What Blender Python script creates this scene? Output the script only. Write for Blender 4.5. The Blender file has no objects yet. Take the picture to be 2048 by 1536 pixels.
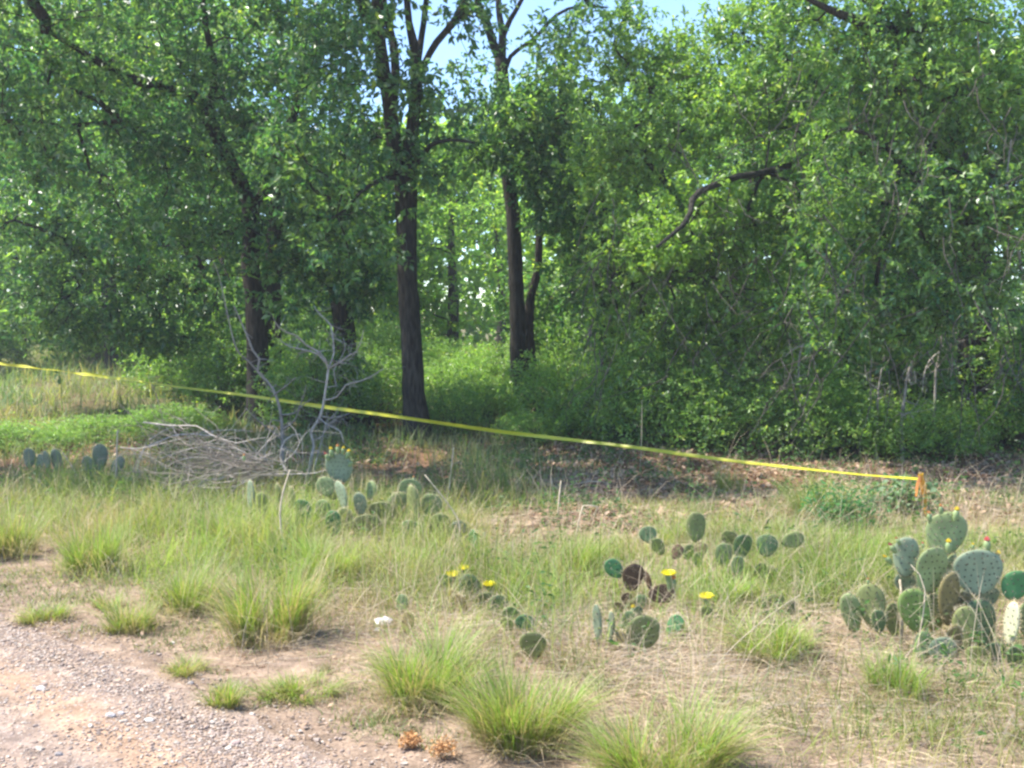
import bpy, math
import numpy as np
from mathutils import Vector

SC = bpy.context.scene
R = np.random.default_rng(7)

# ---------------------------------------------------------------- camera
F = 2196.0                      # focal length in pixels of a 2048 px wide frame
CAMH = 1.6
PITCH = math.atan(148 / F)
cam_d = bpy.data.cameras.new('camera')
cam = bpy.data.objects.new('camera', cam_d)
SC.collection.objects.link(cam)
cam_d.sensor_width = 36.0
cam_d.lens = 36.0 * F / 2048
cam_d.clip_start = 0.05
cam_d.clip_end = 2000
cam.location = (0, 0, CAMH)
cam.rotation_euler = (math.pi / 2 - PITCH, 0, 0)
SC.camera = cam

# ---------------------------------------------------------------- sky and sun
SUN_EL = math.radians(58)
SUN_AZ = math.radians(-82)      # from +Y, negative to the left
world = bpy.data.worlds.new('World')
SC.world = world
world.use_nodes = True
wn = world.node_tree
bg = wn.nodes['Background']
sky = wn.nodes.new('ShaderNodeTexSky')
sky.sky_type = 'NISHITA'
sky.sun_disc = False
sky.sun_elevation = SUN_EL
sky.sun_rotation = SUN_AZ % (2 * math.pi)
sky.air_density = 1.0
sky.altitude = 1800
sky.dust_density = 0.2
sky.ozone_density = 4.0
wn.links.new(sky.outputs[0], bg.inputs['Color'])
bg.inputs['Strength'].default_value = 0.15
sun_d = bpy.data.lights.new('sun', 'SUN')
sun_d.energy = 4.7
sun_d.angle = math.radians(0.6)
sun_d.color = (1.0, 0.95, 0.86)
sun = bpy.data.objects.new('sun', sun_d)
SC.collection.objects.link(sun)
S = Vector((math.sin(SUN_AZ) * math.cos(SUN_EL), math.cos(SUN_AZ) * math.cos(SUN_EL), math.sin(SUN_EL)))
sun.rotation_euler = S.to_track_quat('Z', 'Y').to_euler()
sun.location = (0, 0, 30)

SC.view_settings.view_transform = 'Standard'
SC.view_settings.look = 'None'
SC.view_settings.exposure = 1.4
SC.view_settings.gamma = 1.0
SC.render.engine = 'CYCLES'
SC.cycles.max_bounces = 8
SC.cycles.diffuse_bounces = 4
SC.cycles.glossy_bounces = 2
SC.cycles.transmission_bounces = 4
SC.cycles.caustics_reflective = False
SC.cycles.caustics_refractive = False
SC.cycles.use_denoising = True
SC.cycles.sample_clamp_indirect = 6
SC.cycles.pixel_filter_type = 'BLACKMAN_HARRIS'
SC.cycles.filter_width = 2.6

# ---------------------------------------------------------------- geometry helpers
def ray(px, py):
    u = (px - 1024) / F
    v = (768 - py) / F
    return np.array([u, math.cos(PITCH) + v * math.sin(PITCH), -math.sin(PITCH) + v * math.cos(PITCH)])

def P(px, py, d):
    r = ray(px, py)
    r = r / r[1] * d
    return np.array([r[0], r[1], r[2] + CAMH])

def road_s(x, y):
    return (x + 2.6) * .675 + (y - 5.58) * .7375

def hz(x, y):
    x = np.asarray(x, float); y = np.asarray(y, float)
    s = road_s(x, y)
    a = np.clip((s - 0.15) / 1.5, 0, 1)
    h = .030 * np.sin(x * 1.9 + 1.3) * np.cos(y * 1.3) + .022 * np.sin(x * 3.7 + y * 2.9) + .02 * np.sin(y * 4.1 - x * 1.2) + .02
    far = np.clip((y - 9) / 20, 0, 1) * (.12 * np.sin(x * .5) + .1 * np.sin(y * .37))
    return a * (h + far) - 0.03 * (1 - np.clip(np.abs(s + .1) / .5, 0, 1)) * 0

def G(px, py):
    r = ray(px, py)
    t = -CAMH / r[2]
    for _ in range(4):
        x, y = r[0] * t, r[1] * t
        t = (float(hz(x, y)) - CAMH) / r[2]
    return np.array([r[0] * t, r[1] * t, float(hz(r[0] * t, r[1] * t))])

def vnoise(x, y, sc, seed=0):
    """smooth value noise 0..1 on numpy arrays"""
    x = np.asarray(x) / sc + 100.3 + seed * 17.7; y = np.asarray(y) / sc + 55.1 + seed * 9.1
    xi = np.floor(x).astype(np.int64); yi = np.floor(y).astype(np.int64)
    fx = x - xi; fy = y - yi
    fx = fx * fx * (3 - 2 * fx); fy = fy * fy * (3 - 2 * fy)
    def h(i, j):
        n = (i * 374761393 + j * 668265263 + seed * 1442695) & 0x7fffffff
        n = ((n ^ (n >> 13)) * 1274126177) & 0x7fffffff
        return ((n ^ (n >> 16)) & 0xffff) / 65535.0
    return (h(xi, yi) * (1 - fx) * (1 - fy) + h(xi + 1, yi) * fx * (1 - fy) + h(xi, yi + 1) * (1 - fx) * fy + h(xi + 1, yi + 1) * fx * fy)

class MB:
    """collects vertices, faces and per-vertex colours; builds ONE mesh object"""
    def __init__(self):
        self.v = []; self.c = []; self.f = []; self.n = 0; self.smooth = False
    def add(self, v, faces, col=(1, 1, 1)):
        v = np.asarray(v, float).reshape(-1, 3)
        c = np.asarray(col, float)
        if c.ndim == 1: c = np.tile(c, (len(v), 1))
        self.v.append(v); self.c.append(c)
        if not isinstance(faces, (list, tuple)): faces = [faces]
        for f in faces:
            f = np.asarray(f, np.int64)
            if len(f): self.f.append(f + self.n)
        self.n += len(v)
    def mesh(self, name, mat, offset=(0, 0, 0)):
        v = np.concatenate(self.v) - np.asarray(offset)
        c = np.concatenate(self.c)
        me = bpy.data.meshes.new(name)
        me.vertices.add(len(v)); me.vertices.foreach_set('co', v.astype(np.float32).ravel())
        loops = np.concatenate([f.ravel() for f in self.f])
        cnt = np.concatenate([np.full(len(f), f.shape[1]) for f in self.f])
        st = np.concatenate([[0], np.cumsum(cnt)[:-1]])
        me.loops.add(len(loops)); me.loops.foreach_set('vertex_index', loops.astype(np.int32))
        me.polygons.add(len(cnt)); me.polygons.foreach_set('loop_start', st.astype(np.int32))
        me.polygons.foreach_set('use_smooth', np.full(len(cnt), self.smooth))
        at = me.color_attributes.new('col', 'FLOAT_COLOR', 'POINT')
        at.data.foreach_set('color', np.concatenate([c, np.ones((len(c), 1))], 1).astype(np.float32).ravel())
        me.materials.append(mat)
        me.update(calc_edges=True)
        return me
    def build(self, name, mat, parent=None, offset=None, loc=None):
        if offset is None:
            offset = parent_base(parent) if parent is not None else (0, 0, 0)
        me = self.mesh(name, mat, offset)
        o = bpy.data.objects.new(name, me); SC.collection.objects.link(o)
        if parent is not None: o.parent = parent
        elif loc is None: o.location = offset
        return o

def parent_base(p):
    b = np.zeros(3)
    while p is not None:
        b += np.array(p.location); p = p.parent
    return b

def tag(o, label=None, cat=None, group=None, kind=None):
    if label: o['label'] = label
    if cat: o['category'] = cat
    if group: o['group'] = group
    if kind: o['kind'] = kind
    return o

def thing(name, loc, label, cat, group=None):
    o = bpy.data.objects.new(name, None); SC.collection.objects.link(o)
    o.empty_display_size = 0.1
    o.location = [float(a) for a in loc]
    return tag(o, label, cat, group)

def spline(pts, vals, step):
    """Catmull-Rom through pts (n,3); vals (n,) radii; resampled at about step metres"""
    pts = np.asarray(pts, float); vals = np.asarray(vals, float)
    n = len(pts)
    if n == 1: return pts, vals
    Pp = np.vstack([2 * pts[0] - pts[1], pts, 2 * pts[-1] - pts[-2]])
    out = []; ov = []
    for i in range(n - 1):
        a, b, c, d = Pp[i], Pp[i + 1], Pp[i + 2], Pp[i + 3]
        k = max(1, int(np.linalg.norm(c - b) / step))
        for j in range(k):
            t = j / k
            out.append(.5 * ((2 * b) + (c - a) * t + (2 * a - 5 * b + 4 * c - d) * t * t + (3 * b - a - 3 * c + d) * t ** 3))
            ov.append(vals[i] * (1 - t) + vals[i + 1] * t)
    out.append(pts[-1]); ov.append(vals[-1])
    return np.array(out), np.array(ov)

def tube(mb, pts, rad, sides=6, col=(1, 1, 1), rough=0.0, cap=True, seed=0):
    pts = np.asarray(pts, float); rad = np.asarray(rad, float)
    n = len(pts)
    if n < 2: return
    t = np.gradient(pts, axis=0)
    t /= np.linalg.norm(t, axis=1, keepdims=True) + 1e-9
    ref = np.array([0, 1, 0.]) if abs(t[0][1]) < .8 else np.array([1, 0, 0.])
    a = np.cross(t, ref); a /= np.linalg.norm(a, axis=1, keepdims=True) + 1e-9
    b = np.cross(t, a)
    th = np.linspace(0, 2 * np.pi, sides, endpoint=False)
    rr = rad[:, None] * np.ones(sides)[None]
    if rough:
        ii = np.arange(n)[:, None]; jj = np.arange(sides)[None]
        rr = rr * (1 + rough * (np.sin(jj * 2.3 + ii * .35 + seed) * .5 + (R.random((n, sides)) - .5) * 1.3))
    v = pts[:, None, :] + rr[..., None] * (np.cos(th)[None, :, None] * a[:, None, :] + np.sin(th)[None, :, None] * b[:, None, :])
    v = v.reshape(-1, 3)
    i = np.arange(n - 1)[:, None] * sides; j = np.arange(sides)[None]; j2 = (j + 1) % sides
    q = np.stack([i + j, i + j2, i + sides + j2, i + sides + j], -1).reshape(-1, 4)
    fs = [q]
    if cap:
        v = np.vstack([v, pts[-1] + t[-1] * rad[-1]])
        k = (n - 1) * sides
        fs.append(np.stack([k + np.arange(sides), k + (np.arange(sides) + 1) % sides, np.full(sides, n * sides)], -1))
    mb.add(v, fs, col)

def leaves(mb, cen, dirs, length, ratio, colors, rng, fold=.25, droop=.15):
    """rhombic folded leaves growing from cen along dirs"""
    n = len(cen)
    d = dirs / (np.linalg.norm(dirs, axis=1, keepdims=True) + 1e-9)
    up = rng.normal(size=(n, 3)) * .55 + np.array([0, 0, 1.])
    s = np.cross(d, up); s /= np.linalg.norm(s, axis=1, keepdims=True) + 1e-9
    nn = np.cross(s, d)
    L = (length * (.65 + .7 * rng.random(n)))[:, None]
    W = L * ratio * .5
    b = cen
    m = cen + d * L * .58
    l = m - s * W + nn * W * fold
    r = m + s * W + nn * W * fold
    tip = cen + d * L - nn * L * droop
    v = np.stack([b, l, tip, r], 1).reshape(-1, 3)
    k = np.arange(n)[:, None] * 4
    f = np.concatenate([k + np.array([[0, 2, 1]]), k + np.array([[0, 3, 2]])])
    mb.add(v, f, np.repeat(colors, 4, 0))

def blades(mb, root, h, az, lean, w, colb, colt, segs=2, curl=1.0):
    n = len(root)
    dirv = np.stack([np.cos(az), np.sin(az), np.zeros(n)], 1)
    wa = az + np.pi / 2 + R.normal(size=n) * .5
    wd = np.stack([np.cos(wa), np.sin(wa), np.zeros(n)], 1) * (w / 2)[:, None]
    vs = []; cs = []
    for k in range(segs + 1):
        t = k / segs
        hor = lean * h * (t * .35 + .65 * t ** 2)
        ver = h * (t - .35 * np.clip(lean, 0, 1.6) * t ** 2 * curl)
        p = root + dirv * hor[:, None] + np.array([0, 0, 1.]) * ver[:, None]
        c = colb * (1 - t) + colt * t
        if k < segs:
            ww = wd * (1 - .45 * t)
            vs += [p - ww, p + ww]; cs += [c, c]
        else:
            vs.append(p); cs.append(c)
    m = 2 * segs + 1
    v = np.stack(vs, 1).reshape(-1, 3); c = np.stack(cs, 1).reshape(-1, 3)
    k = np.arange(n)[:, None] * m
    fs = []
    for s in range(segs - 1):
        fs.append(k + np.array([[2 * s, 2 * s + 1, 2 * s + 3, 2 * s + 2]]))
    q = 2 * (segs - 1)
    fs.append(k + np.array([[q, q + 1, q + 2]]))
    mb.add(v, fs, c)

# ---------------------------------------------------------------- materials
def mat(name):
    m = bpy.data.materials.new(name); m.use_nodes = True
    nt = m.node_tree
    return m, nt, nt.nodes['Principled BSDF'], nt.nodes['Material Output']

def N(nt, typ, **kw):
    n = nt.nodes.new(typ)
    for k, v in kw.items():
        if hasattr(n, k): setattr(n, k, v)
        else: n.inputs[k].default_value = v
    return n

def col_mat(name, rough=.6, spec=.3, transl=0.0, tint=(1, 1, 1), noise=0.0, nscale=30, tboost=(1.35, 1.5, .6), bump=0.0, bscale=80):
    m, nt, p, out = mat(name)
    a = N(nt, 'ShaderNodeAttribute', attribute_name='col')
    mul = N(nt, 'ShaderNodeMixRGB', blend_type='MULTIPLY'); mul.inputs[0].default_value = 1
    nt.links.new(a.outputs['Color'], mul.inputs[1]); mul.inputs[2].default_value = (*tint, 1)
    src = mul.outputs[0]
    if noise:
        tc = N(nt, 'ShaderNodeTexCoord'); tx = N(nt, 'ShaderNodeTexNoise'); tx.inputs['Scale'].default_value = nscale
        nt.links.new(tc.outputs['Object'], tx.inputs['Vector'])
        tx.inputs['Detail'].default_value = 5
        mr = N(nt, 'ShaderNodeMapRange'); mr.inputs[1].default_value = .3; mr.inputs[2].default_value = .7
        mr.inputs[3].default_value = 1 - noise; mr.inputs[4].default_value = 1 + noise
        nt.links.new(tx.outputs['Fac'], mr.inputs[0])
        mu = N(nt, 'ShaderNodeVectorMath', operation='SCALE')
        nt.links.new(src, mu.inputs[0]); nt.links.new(mr.outputs[0], mu.inputs['Scale'])
        src = mu.outputs[0]
    nt.links.new(src, p.inputs['Base Color'])
    p.inputs['Roughness'].default_value = rough
    p.inputs['Specular IOR Level'].default_value = spec
    if bump:
        tc2 = N(nt, 'ShaderNodeTexCoord'); bt = N(nt, 'ShaderNodeTexNoise'); bt.inputs['Scale'].default_value = bscale
        nt.links.new(tc2.outputs['Object'], bt.inputs['Vector'])
        bn = N(nt, 'ShaderNodeBump'); bn.inputs['Strength'].default_value = bump; bn.inputs['Distance'].default_value = .01
        nt.links.new(bt.outputs['Fac'], bn.inputs['Height']); nt.links.new(bn.outputs[0], p.inputs['Normal'])
    if transl:
        tr = N(nt, 'ShaderNodeBsdfTranslucent')
        tm = N(nt, 'ShaderNodeMixRGB', blend_type='MULTIPLY'); tm.inputs[0].default_value = 1
        nt.links.new(src, tm.inputs[1]); tm.inputs[2].default_value = (*tboost, 1)
        nt.links.new(tm.outputs[0], tr.inputs['Color'])
        mx = N(nt, 'ShaderNodeMixShader'); mx.inputs[0].default_value = transl
        nt.links.new(p.outputs[0], mx.inputs[1]); nt.links.new(tr.outputs[0], mx.inputs[2])
        nt.links.new(mx.outputs[0], out.inputs['Surface'])
    return m

M_leaf = col_mat('oak_leaf', rough=.38, spec=.55, transl=.46, tboost=(1.5, 1.65, .65))
M_leafb = col_mat('background_leaf', rough=.6, spec=.2, transl=.64, tboost=(1.8, 1.85, .75))
M_grass = col_mat('grass_blade', rough=.5, spec=.35, transl=.42, tboost=(1.3, 1.35, .6))
M_straw = col_mat('dry_straw', rough=.6, spec=.3, transl=.3, tboost=(1.1, 1.05, .9))
M_litter = col_mat('leaf_litter', rough=.7, spec=.2, transl=.15, tboost=(1.2, 1, .8))
M_stone = col_mat('stone', rough=.85, spec=.2, noise=.25, nscale=60, bump=.4)
M_pad = col_mat('cactus_pad', rough=.5, spec=.35, noise=.14, nscale=14, bump=.12, bscale=40)
M_petal = col_mat('petal', rough=.6, spec=.2, transl=.35, tboost=(1.1, 1.1, 1))
M_spine = col_mat('spine', rough=.5, spec=.3)
M_tape = col_mat('tape_plastic', rough=.32, spec=.5, transl=.35, tboost=(1, 1, 1), noise=.1, nscale=6)
M_deadwood = col_mat('dead_wood', rough=.8, spec=.2, noise=.25, nscale=25, bump=.5)

def bark_mat(name, c1, c2):
    m, nt, p, out = mat(name)
    tc = N(nt, 'ShaderNodeTexCoord'); mp = N(nt, 'ShaderNodeMapping'); mp.inputs['Scale'].default_value = (22, 22, 3.5)
    tx = N(nt, 'ShaderNodeTexNoise'); tx.inputs['Scale'].default_value = 1.6; tx.inputs['Detail'].default_value = 6; tx.inputs['Roughness'].default_value = .65
    nt.links.new(tc.outputs['Object'], mp.inputs[0]); nt.links.new(mp.outputs[0], tx.inputs['Vector'])
    cr = N(nt, 'ShaderNodeValToRGB'); cr.color_ramp.elements[0].position = .38; cr.color_ramp.elements[1].position = .66
    cr.color_ramp.elements[0].color = (*c1, 1); cr.color_ramp.elements[1].color = (*c2, 1)
    nt.links.new(tx.outputs['Fac'], cr.inputs[0]); nt.links.new(cr.outputs[0], p.inputs['Base Color'])
    p.inputs['Roughness'].default_value = .9; p.inputs['Specular IOR Level'].default_value = .15
    bn = N(nt, 'ShaderNodeBump'); bn.inputs['Strength'].default_value = .9; bn.inputs['Distance'].default_value = .03
    nt.links.new(tx.outputs['Fac'], bn.inputs['Height']); nt.links.new(bn.outputs[0], p.inputs['Normal'])
    return m
M_bark = bark_mat('oak_bark', (.014, .013, .011), (.066, .058, .048))
M_bark2 = bark_mat('brown_bark', (.014, .012, .010), (.060, .050, .040))
M_twig = bark_mat('twig_bark', (.06, .05, .04), (.19, .165, .14))

def ground_mat():
    m, nt, p, out = mat('ground_soil')
    tc = N(nt, 'ShaderNodeTexCoord')
    def noise(s, d=6, r=.6):
        t = N(nt, 'ShaderNodeTexNoise'); t.inputs['Scale'].default_value = s; t.inputs['Detail'].default_value = d; t.inputs['Roughness'].default_value = r
        nt.links.new(tc.outputs['Object'], t.inputs['Vector']); return t
    a = N(nt, 'ShaderNodeAttribute', attribute_name='col')
    n1 = noise(9); n2 = noise(60, 4, .7)
    mr = N(nt, 'ShaderNodeMapRange'); mr.inputs[1].default_value = .3; mr.inputs[2].default_value = .7; mr.inputs[3].default_value = .6; mr.inputs[4].default_value = 1.35
    nt.links.new(n1.outputs['Fac'], mr.inputs[0])
    mr2 = N(nt, 'ShaderNodeMapRange'); mr2.inputs[1].default_value = .3; mr2.inputs[2].default_value = .7; mr2.inputs[3].default_value = .65; mr2.inputs[4].default_value = 1.3
    nt.links.new(n2.outputs['Fac'], mr2.inputs[0])
    mm = N(nt, 'ShaderNodeMath', operation='MULTIPLY'); nt.links.new(mr.outputs[0], mm.inputs[0]); nt.links.new(mr2.outputs[0], mm.inputs[1])
    sc = N(nt, 'ShaderNodeVectorMath', operation='SCALE'); nt.links.new(a.outputs['Color'], sc.inputs[0]); nt.links.new(mm.outputs[0], sc.inputs['Scale'])
    nt.links.new(sc.outputs[0], p.inputs['Base Color'])
    p.inputs['Roughness'].default_value = .95; p.inputs['Specular IOR Level'].default_value = .1
    bn = N(nt, 'ShaderNodeBump'); bn.inputs['Strength'].default_value = .7; bn.inputs['Distance'].default_value = .02
    nt.links.new(n2.outputs['Fac'], bn.inputs['Height']); nt.links.new(bn.outputs[0], p.inputs['Normal'])
    return m
M_ground = ground_mat()

# ---------------------------------------------------------------- ground and road
def grid_sheet(xs, ys, zf, cf):
    mb = MB(); mb.smooth = True
    X, Y = np.meshgrid(xs, ys)
    Z = zf(X, Y)
    v = np.stack([X, Y, Z], -1).reshape(-1, 3)
    c = cf(X.ravel(), Y.ravel())
    nx = len(xs)
    i, j = np.meshgrid(np.arange(len(ys) - 1), np.arange(nx - 1), indexing='ij')
    k = (i * nx + j).reshape(-1, 1)
    mb.add(v, np.concatenate([k, k + 1, k + nx + 1, k + nx], 1), c)
    return mb

def lerp(a, b, t):
    t = np.clip(t, 0, 1)[:, None]
    return np.asarray(a) * (1 - t) + np.asarray(b) * t

def ground_col(x, y):
    s = road_s(x, y)
    sand = np.array([.29, .21, .155]); thatch = np.array([.27, .20, .145]); litter = np.array([.17, .10, .06]); grassy = np.array([.13, .14, .06])
    n = vnoise(x, y, .7, 1); n2 = vnoise(x, y, .25, 2)
    c = lerp(sand, thatch, (s - .9) / .9 + (n - .5))
    c = lerp(c, litter, (y - 7.6) / 2.0 + (n - .5) * .8)
    c = lerp(c, grassy, np.clip((y - 15) / 3, 0, 1) * np.clip(.8 + (n - .5), 0, 1))
    return c * (.8 + .4 * n2)[:, None]
xs = np.concatenate([np.linspace(-900, -42, 10), np.linspace(-40, -8, 60), np.arange(-7.9, 9, .08), np.linspace(9.2, 40, 60), np.linspace(42, 900, 10)])
ys = np.concatenate([np.linspace(-60, 1, 30), np.arange(1.1, 14, .08), np.linspace(14.2, 60, 110), np.linspace(62, 1500, 14)])
def zf(X, Y):
    h = hz(X, Y)
    near = (np.abs(X) < 12) & (Y > 1) & (Y < 16) & (road_s(X, Y) > 0.0)
    return h + near * (.012 * (vnoise(X, Y, .12, 5) - .5) + .02 * (vnoise(X, Y, .35, 6) - .5))
g = grid_sheet(xs, ys, zf, ground_col).build('ground', M_ground)
tag(g, 'sandy soil of the road verge turning to leaf litter under the oaks', kind='structure')

# the gravel road: a sheet lying on the ground, its ragged edge following the verge
T = np.array([.7375, -.675]); Nn = np.array([.675, .7375]); O = np.array([-2.6, 5.58])
tt = np.concatenate([np.linspace(-60, -8, 27), np.arange(-7.9, 8, .07), np.linspace(8.2, 60, 27)])
ww = np.array([0, -.04, -.1, -.17, -.25, -.33, -.42, -.52, -.62, -.72, -.84, -.96, -1.1, -1.25, -1.4, -1.6, -1.8, -2.1, -2.5, -3, -3.6, -4.3, -5.0, -5.6])
edge = .05 * (vnoise(tt, tt * 0, .5, 3) - .5) * 2 + .05 * (vnoise(tt, tt * 0, .13, 4) - .5) * 2
mb = MB(); mb.smooth = True
TT, WW = np.meshgrid(tt, ww); EE = np.meshgrid(edge, ww)[0]
W2 = WW + EE * np.exp(WW / .5) + .03
X = O[0] + T[0] * TT + Nn[0] * W2; Y = O[1] + T[1] * TT + Nn[1] * W2
prof = np.interp(-WW.ravel(), [0, .08, .2, .4, .6, 2.8, 5.6], [.004, .014, .024, .012, .014, .05, .01]).reshape(WW.shape)
Z = prof + .006 * (vnoise(X, Y, .15, 8) - .5) * np.clip(-WW / .2, 0, 1)
Z[0, :] = .004
def road_col(x, y, w):
    gravel = np.array([.33, .25, .20]); dust = np.array([.40, .265, .18]); grey = np.array([.27, .21, .18])
    n = vnoise(x, y, .5, 11); n2 = vnoise(x, y, .03, 12)
    t = np.exp(-((w + .45) / .12) ** 2)
    c = lerp(gravel, dust, t * 1.1 + (n - .5) * .6)
    c = lerp(c, grey, np.exp(-((w + .72) / .1) ** 2) + (n - .6))
    c = lerp(c, dust, np.exp(-((w + 1.6) / .6) ** 2))
    return c * (.85 + .3 * n2)[:, None]
c = road_col(X.ravel(), Y.ravel(), WW.ravel())
nx = len(tt); i, j = np.meshgrid(np.arange(len(ww) - 1), np.arange(nx - 1), indexing='ij'); k = (i * nx + j).reshape(-1, 1)
mb.add(np.stack([X, Y, Z], -1).reshape(-1, 3), np.concatenate([k, k + nx, k + nx + 1, k + 1], 1), c)
rd = mb.build('gravel_road', M_ground)
tag(rd, 'pale pinkish gravel road with a smooth dusty wheel track', kind='structure')
def road_z(x, y):
    s = road_s(x, y)
    t = (np.asarray(x) - O[0]) * T[0] + (np.asarray(y) - O[1]) * T[1]
    s = s - .03 - np.interp(t, tt, edge) * np.exp(np.minimum(s, 0) / .5)
    return np.interp(-s, [-.05, 0, .08, .2, .4, .6, 2.8, 5.6], [0, .004, .014, .024, .012, .014, .05, .01])

# icosahedron stones
ph = (1 + 5 ** .5) / 2
ICO = np.array([[-1, ph, 0], [1, ph, 0], [-1, -ph, 0], [1, -ph, 0], [0, -1, ph], [0, 1, ph], [0, -1, -ph], [0, 1, -ph], [ph, 0, -1], [ph, 0, 1], [-ph, 0, -1], [-ph, 0, 1]]) / math.sqrt(1 + ph * ph)
ICOF = np.array([[0, 11, 5], [0, 5, 1], [0, 1, 7], [0, 7, 10], [0, 10, 11], [1, 5, 9], [5, 11, 4], [11, 10, 2], [10, 7, 6], [7, 1, 8], [3, 9, 4], [3, 4, 2], [3, 2, 6], [3, 6, 8], [3, 8, 9], [4, 9, 5], [2, 4, 11], [6, 2, 10], [8, 6, 7], [9, 8, 1]])
def stones(mb, pos, size, cols, flat=.55):
    n = len(pos)
    v = ICO[None] * (1 + (R.random((n, 12, 1)) - .5) * .5)
    sc = np.stack([1 + R.random(n) * .6, .7 + R.random(n) * .4, flat * (.7 + .6 * R.random(n))], 1) * size[:, None] * .5
    v = v * sc[:, None, :]
    a = R.random(n) * 6.283; ca, sa = np.cos(a)[:, None], np.sin(a)[:, None]
    x = v[..., 0] * ca - v[..., 1] * sa; y = v[..., 0] * sa + v[..., 1] * ca
    v = np.stack([x, y, v[..., 2]], -1) + pos[:, None, :]
    mb.add(v.reshape(-1, 3), (np.arange(n)[:, None, None] * 12 + ICOF[None]).reshape(-1, 3), np.repeat(cols, 12, 0))

def stone_cols(n):
    base = np.array([[.38, .30, .25], [.45, .38, .32], [.32, .24, .195], [.27, .21, .18], [.40, .29, .21]])
    return base[R.integers(0, 5, n)] * (.8 + .35 * R.random(n))[:, None]
mb = MB()
n = 42000
t = R.uniform(-2.4, 3.2, n); w = -np.abs(R.choice([0, 1, 2], n, p=[.5, .15, .35]))
w = np.where(w == 0, R.normal(-.19, .12, n), np.where(w == -1, R.normal(-.72, .12, n), R.uniform(-1.5, .25, n)))
w = np.clip(w, -1.6, .8)
x = O[0] + T[0] * t + Nn[0] * w; y = O[1] + T[1] * t + Nn[1] * w
size = np.clip(R.lognormal(math.log(.0075), .42, n), .004, .026)
z = np.where(w < .03, road_z(x, y), hz(x, y) + .004) + size * .12
stones(mb, np.stack([x, y, z], 1), size, stone_cols(n))
o = mb.build('gravel', M_stone); tag(o, 'loose pale gravel and pebbles strewn along the road edge', kind='stuff')

# ================================================================ trees
def PL(pl, d):
    d = np.broadcast_to(np.asarray(d, float), (len(pl),))
    return np.array([P(a, b, dd) for (a, b), dd in zip(pl, d)])

def leafcol(n, tone, rng, spread=.35, yellow=.05):
    """tone 0 dark blue-green ... 1 light yellow-green; real leaf-to-leaf variation"""
    t = np.clip(tone + rng.normal(size=n) * .18, 0, 1)
    c = lerp([.058, .150, .070], [.23, .36, .09], t) * (1 + spread * (rng.random(n) - .5) * 2)[:, None]
    hot = np.clip((tone - 1.3) / .4, 0, 1)
    c = lerp(c, np.tile([.24, .38, .07], (n, 1)), hot)
    y = rng.random(n) < yellow
    c[y] = c[y] * [2.0, 1.5, .9]
    pale = rng.random(n) < .14
    c[pale] = c[pale] * .4 + np.array([.17, .21, .15])
    return c

def grow(skel, pts, rng, sag=.06, dirw=.3):
    """skel: list of (pos, radius); connects every attraction point to the nearest node, returns branches"""
    nodes = [np.array(p, float) for p, r in skel]
    par = [-1] * len(nodes)
    cost = [0.0] * len(nodes)
    A = np.array(nodes)
    pts = np.array(pts)
    d0 = np.min(np.linalg.norm(pts[:, None] - A[None], axis=2), axis=1)
    br = []
    tips = []
    cap = len(nodes) + len(pts) * 5
    NA = np.zeros((cap, 3)); NA[:len(A)] = A; NC = np.zeros(cap); k = len(A)
    NP = -np.ones(cap, int)
    for i in np.argsort(d0):
        p = pts[i]
        dd = np.linalg.norm(NA[:k] - p, axis=1)
        below = np.clip(NA[:k, 2] - p[2], 0, 9)
        j = int(np.argmin(dd + dirw * NC[:k] + .35 * below))
        L = dd[j]
        m = max(2, min(4, int(L / .3) + 1))
        prev = j; chain = [j]
        off = rng.normal(size=3) * L * .10
        for q in range(1, m + 1):
            t = q / m
            w = NA[j] * (1 - t) + p * t + off * math.sin(math.pi * t) + np.array([0, 0, sag * L * math.sin(math.pi * t)])
            NA[k] = w; NC[k] = NC[prev] + L / m; NP[k] = prev
            prev = k; chain.append(k); k += 1
        br.append(chain); tips.append(prev)
    load = np.zeros(k)
    for tp in tips: load[tp] = 1.0
    for q in range(k - 1, len(nodes) - 1, -1):
        load[q] = max(load[q], .5)
        if NP[q] >= 0: load[NP[q]] += load[q] if NP[q] >= len(nodes) else 0
    return NA[:k], load, br

def ellip(rng, c, r, n, shell=.35):
    v = rng.normal(size=(n, 3)); v /= np.linalg.norm(v, axis=1, keepdims=True)
    q = rng.random(n) ** shell
    return c + v * q[:, None] * r

def foliage(mb, tips, outward, rng, toff=0, ros=9, per=9, sig=.2, length=.07, ratio=.5, tone=.4, flat=.7, tvar=.25):
    n = len(tips)
    tn = tone + toff + rng.normal(size=n) * tvar
    c = tips[:, None] + rng.normal(size=(n, ros, 3)) * sig * np.array([1, 1, flat])
    rd = c - tips[:, None] + .5 * outward[:, None] * sig + rng.normal(size=(n, ros, 3)) * .12
    c = np.repeat(c[:, :, None], per, 2); rd = np.repeat(rd[:, :, None], per, 2)
    rd = rd / (np.linalg.norm(rd, axis=-1, keepdims=True) + 1e-9)
    dr = rd * .5 + rng.normal(size=c.shape) * .62 - np.array([0, 0, .12])
    c = c + rng.normal(size=c.shape) * .022
    t = np.repeat(tn, ros * per) + np.repeat(rng.normal(size=n * ros) * .1, per)
    c = c.reshape(-1, 3); dr = dr.reshape(-1, 3)
    lm = np.repeat(.72 + .6 * rng.random(n), ros * per)
    leaves(mb, c, dr, length * lm, ratio, leafcol(len(c), t, rng), rng)

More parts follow.
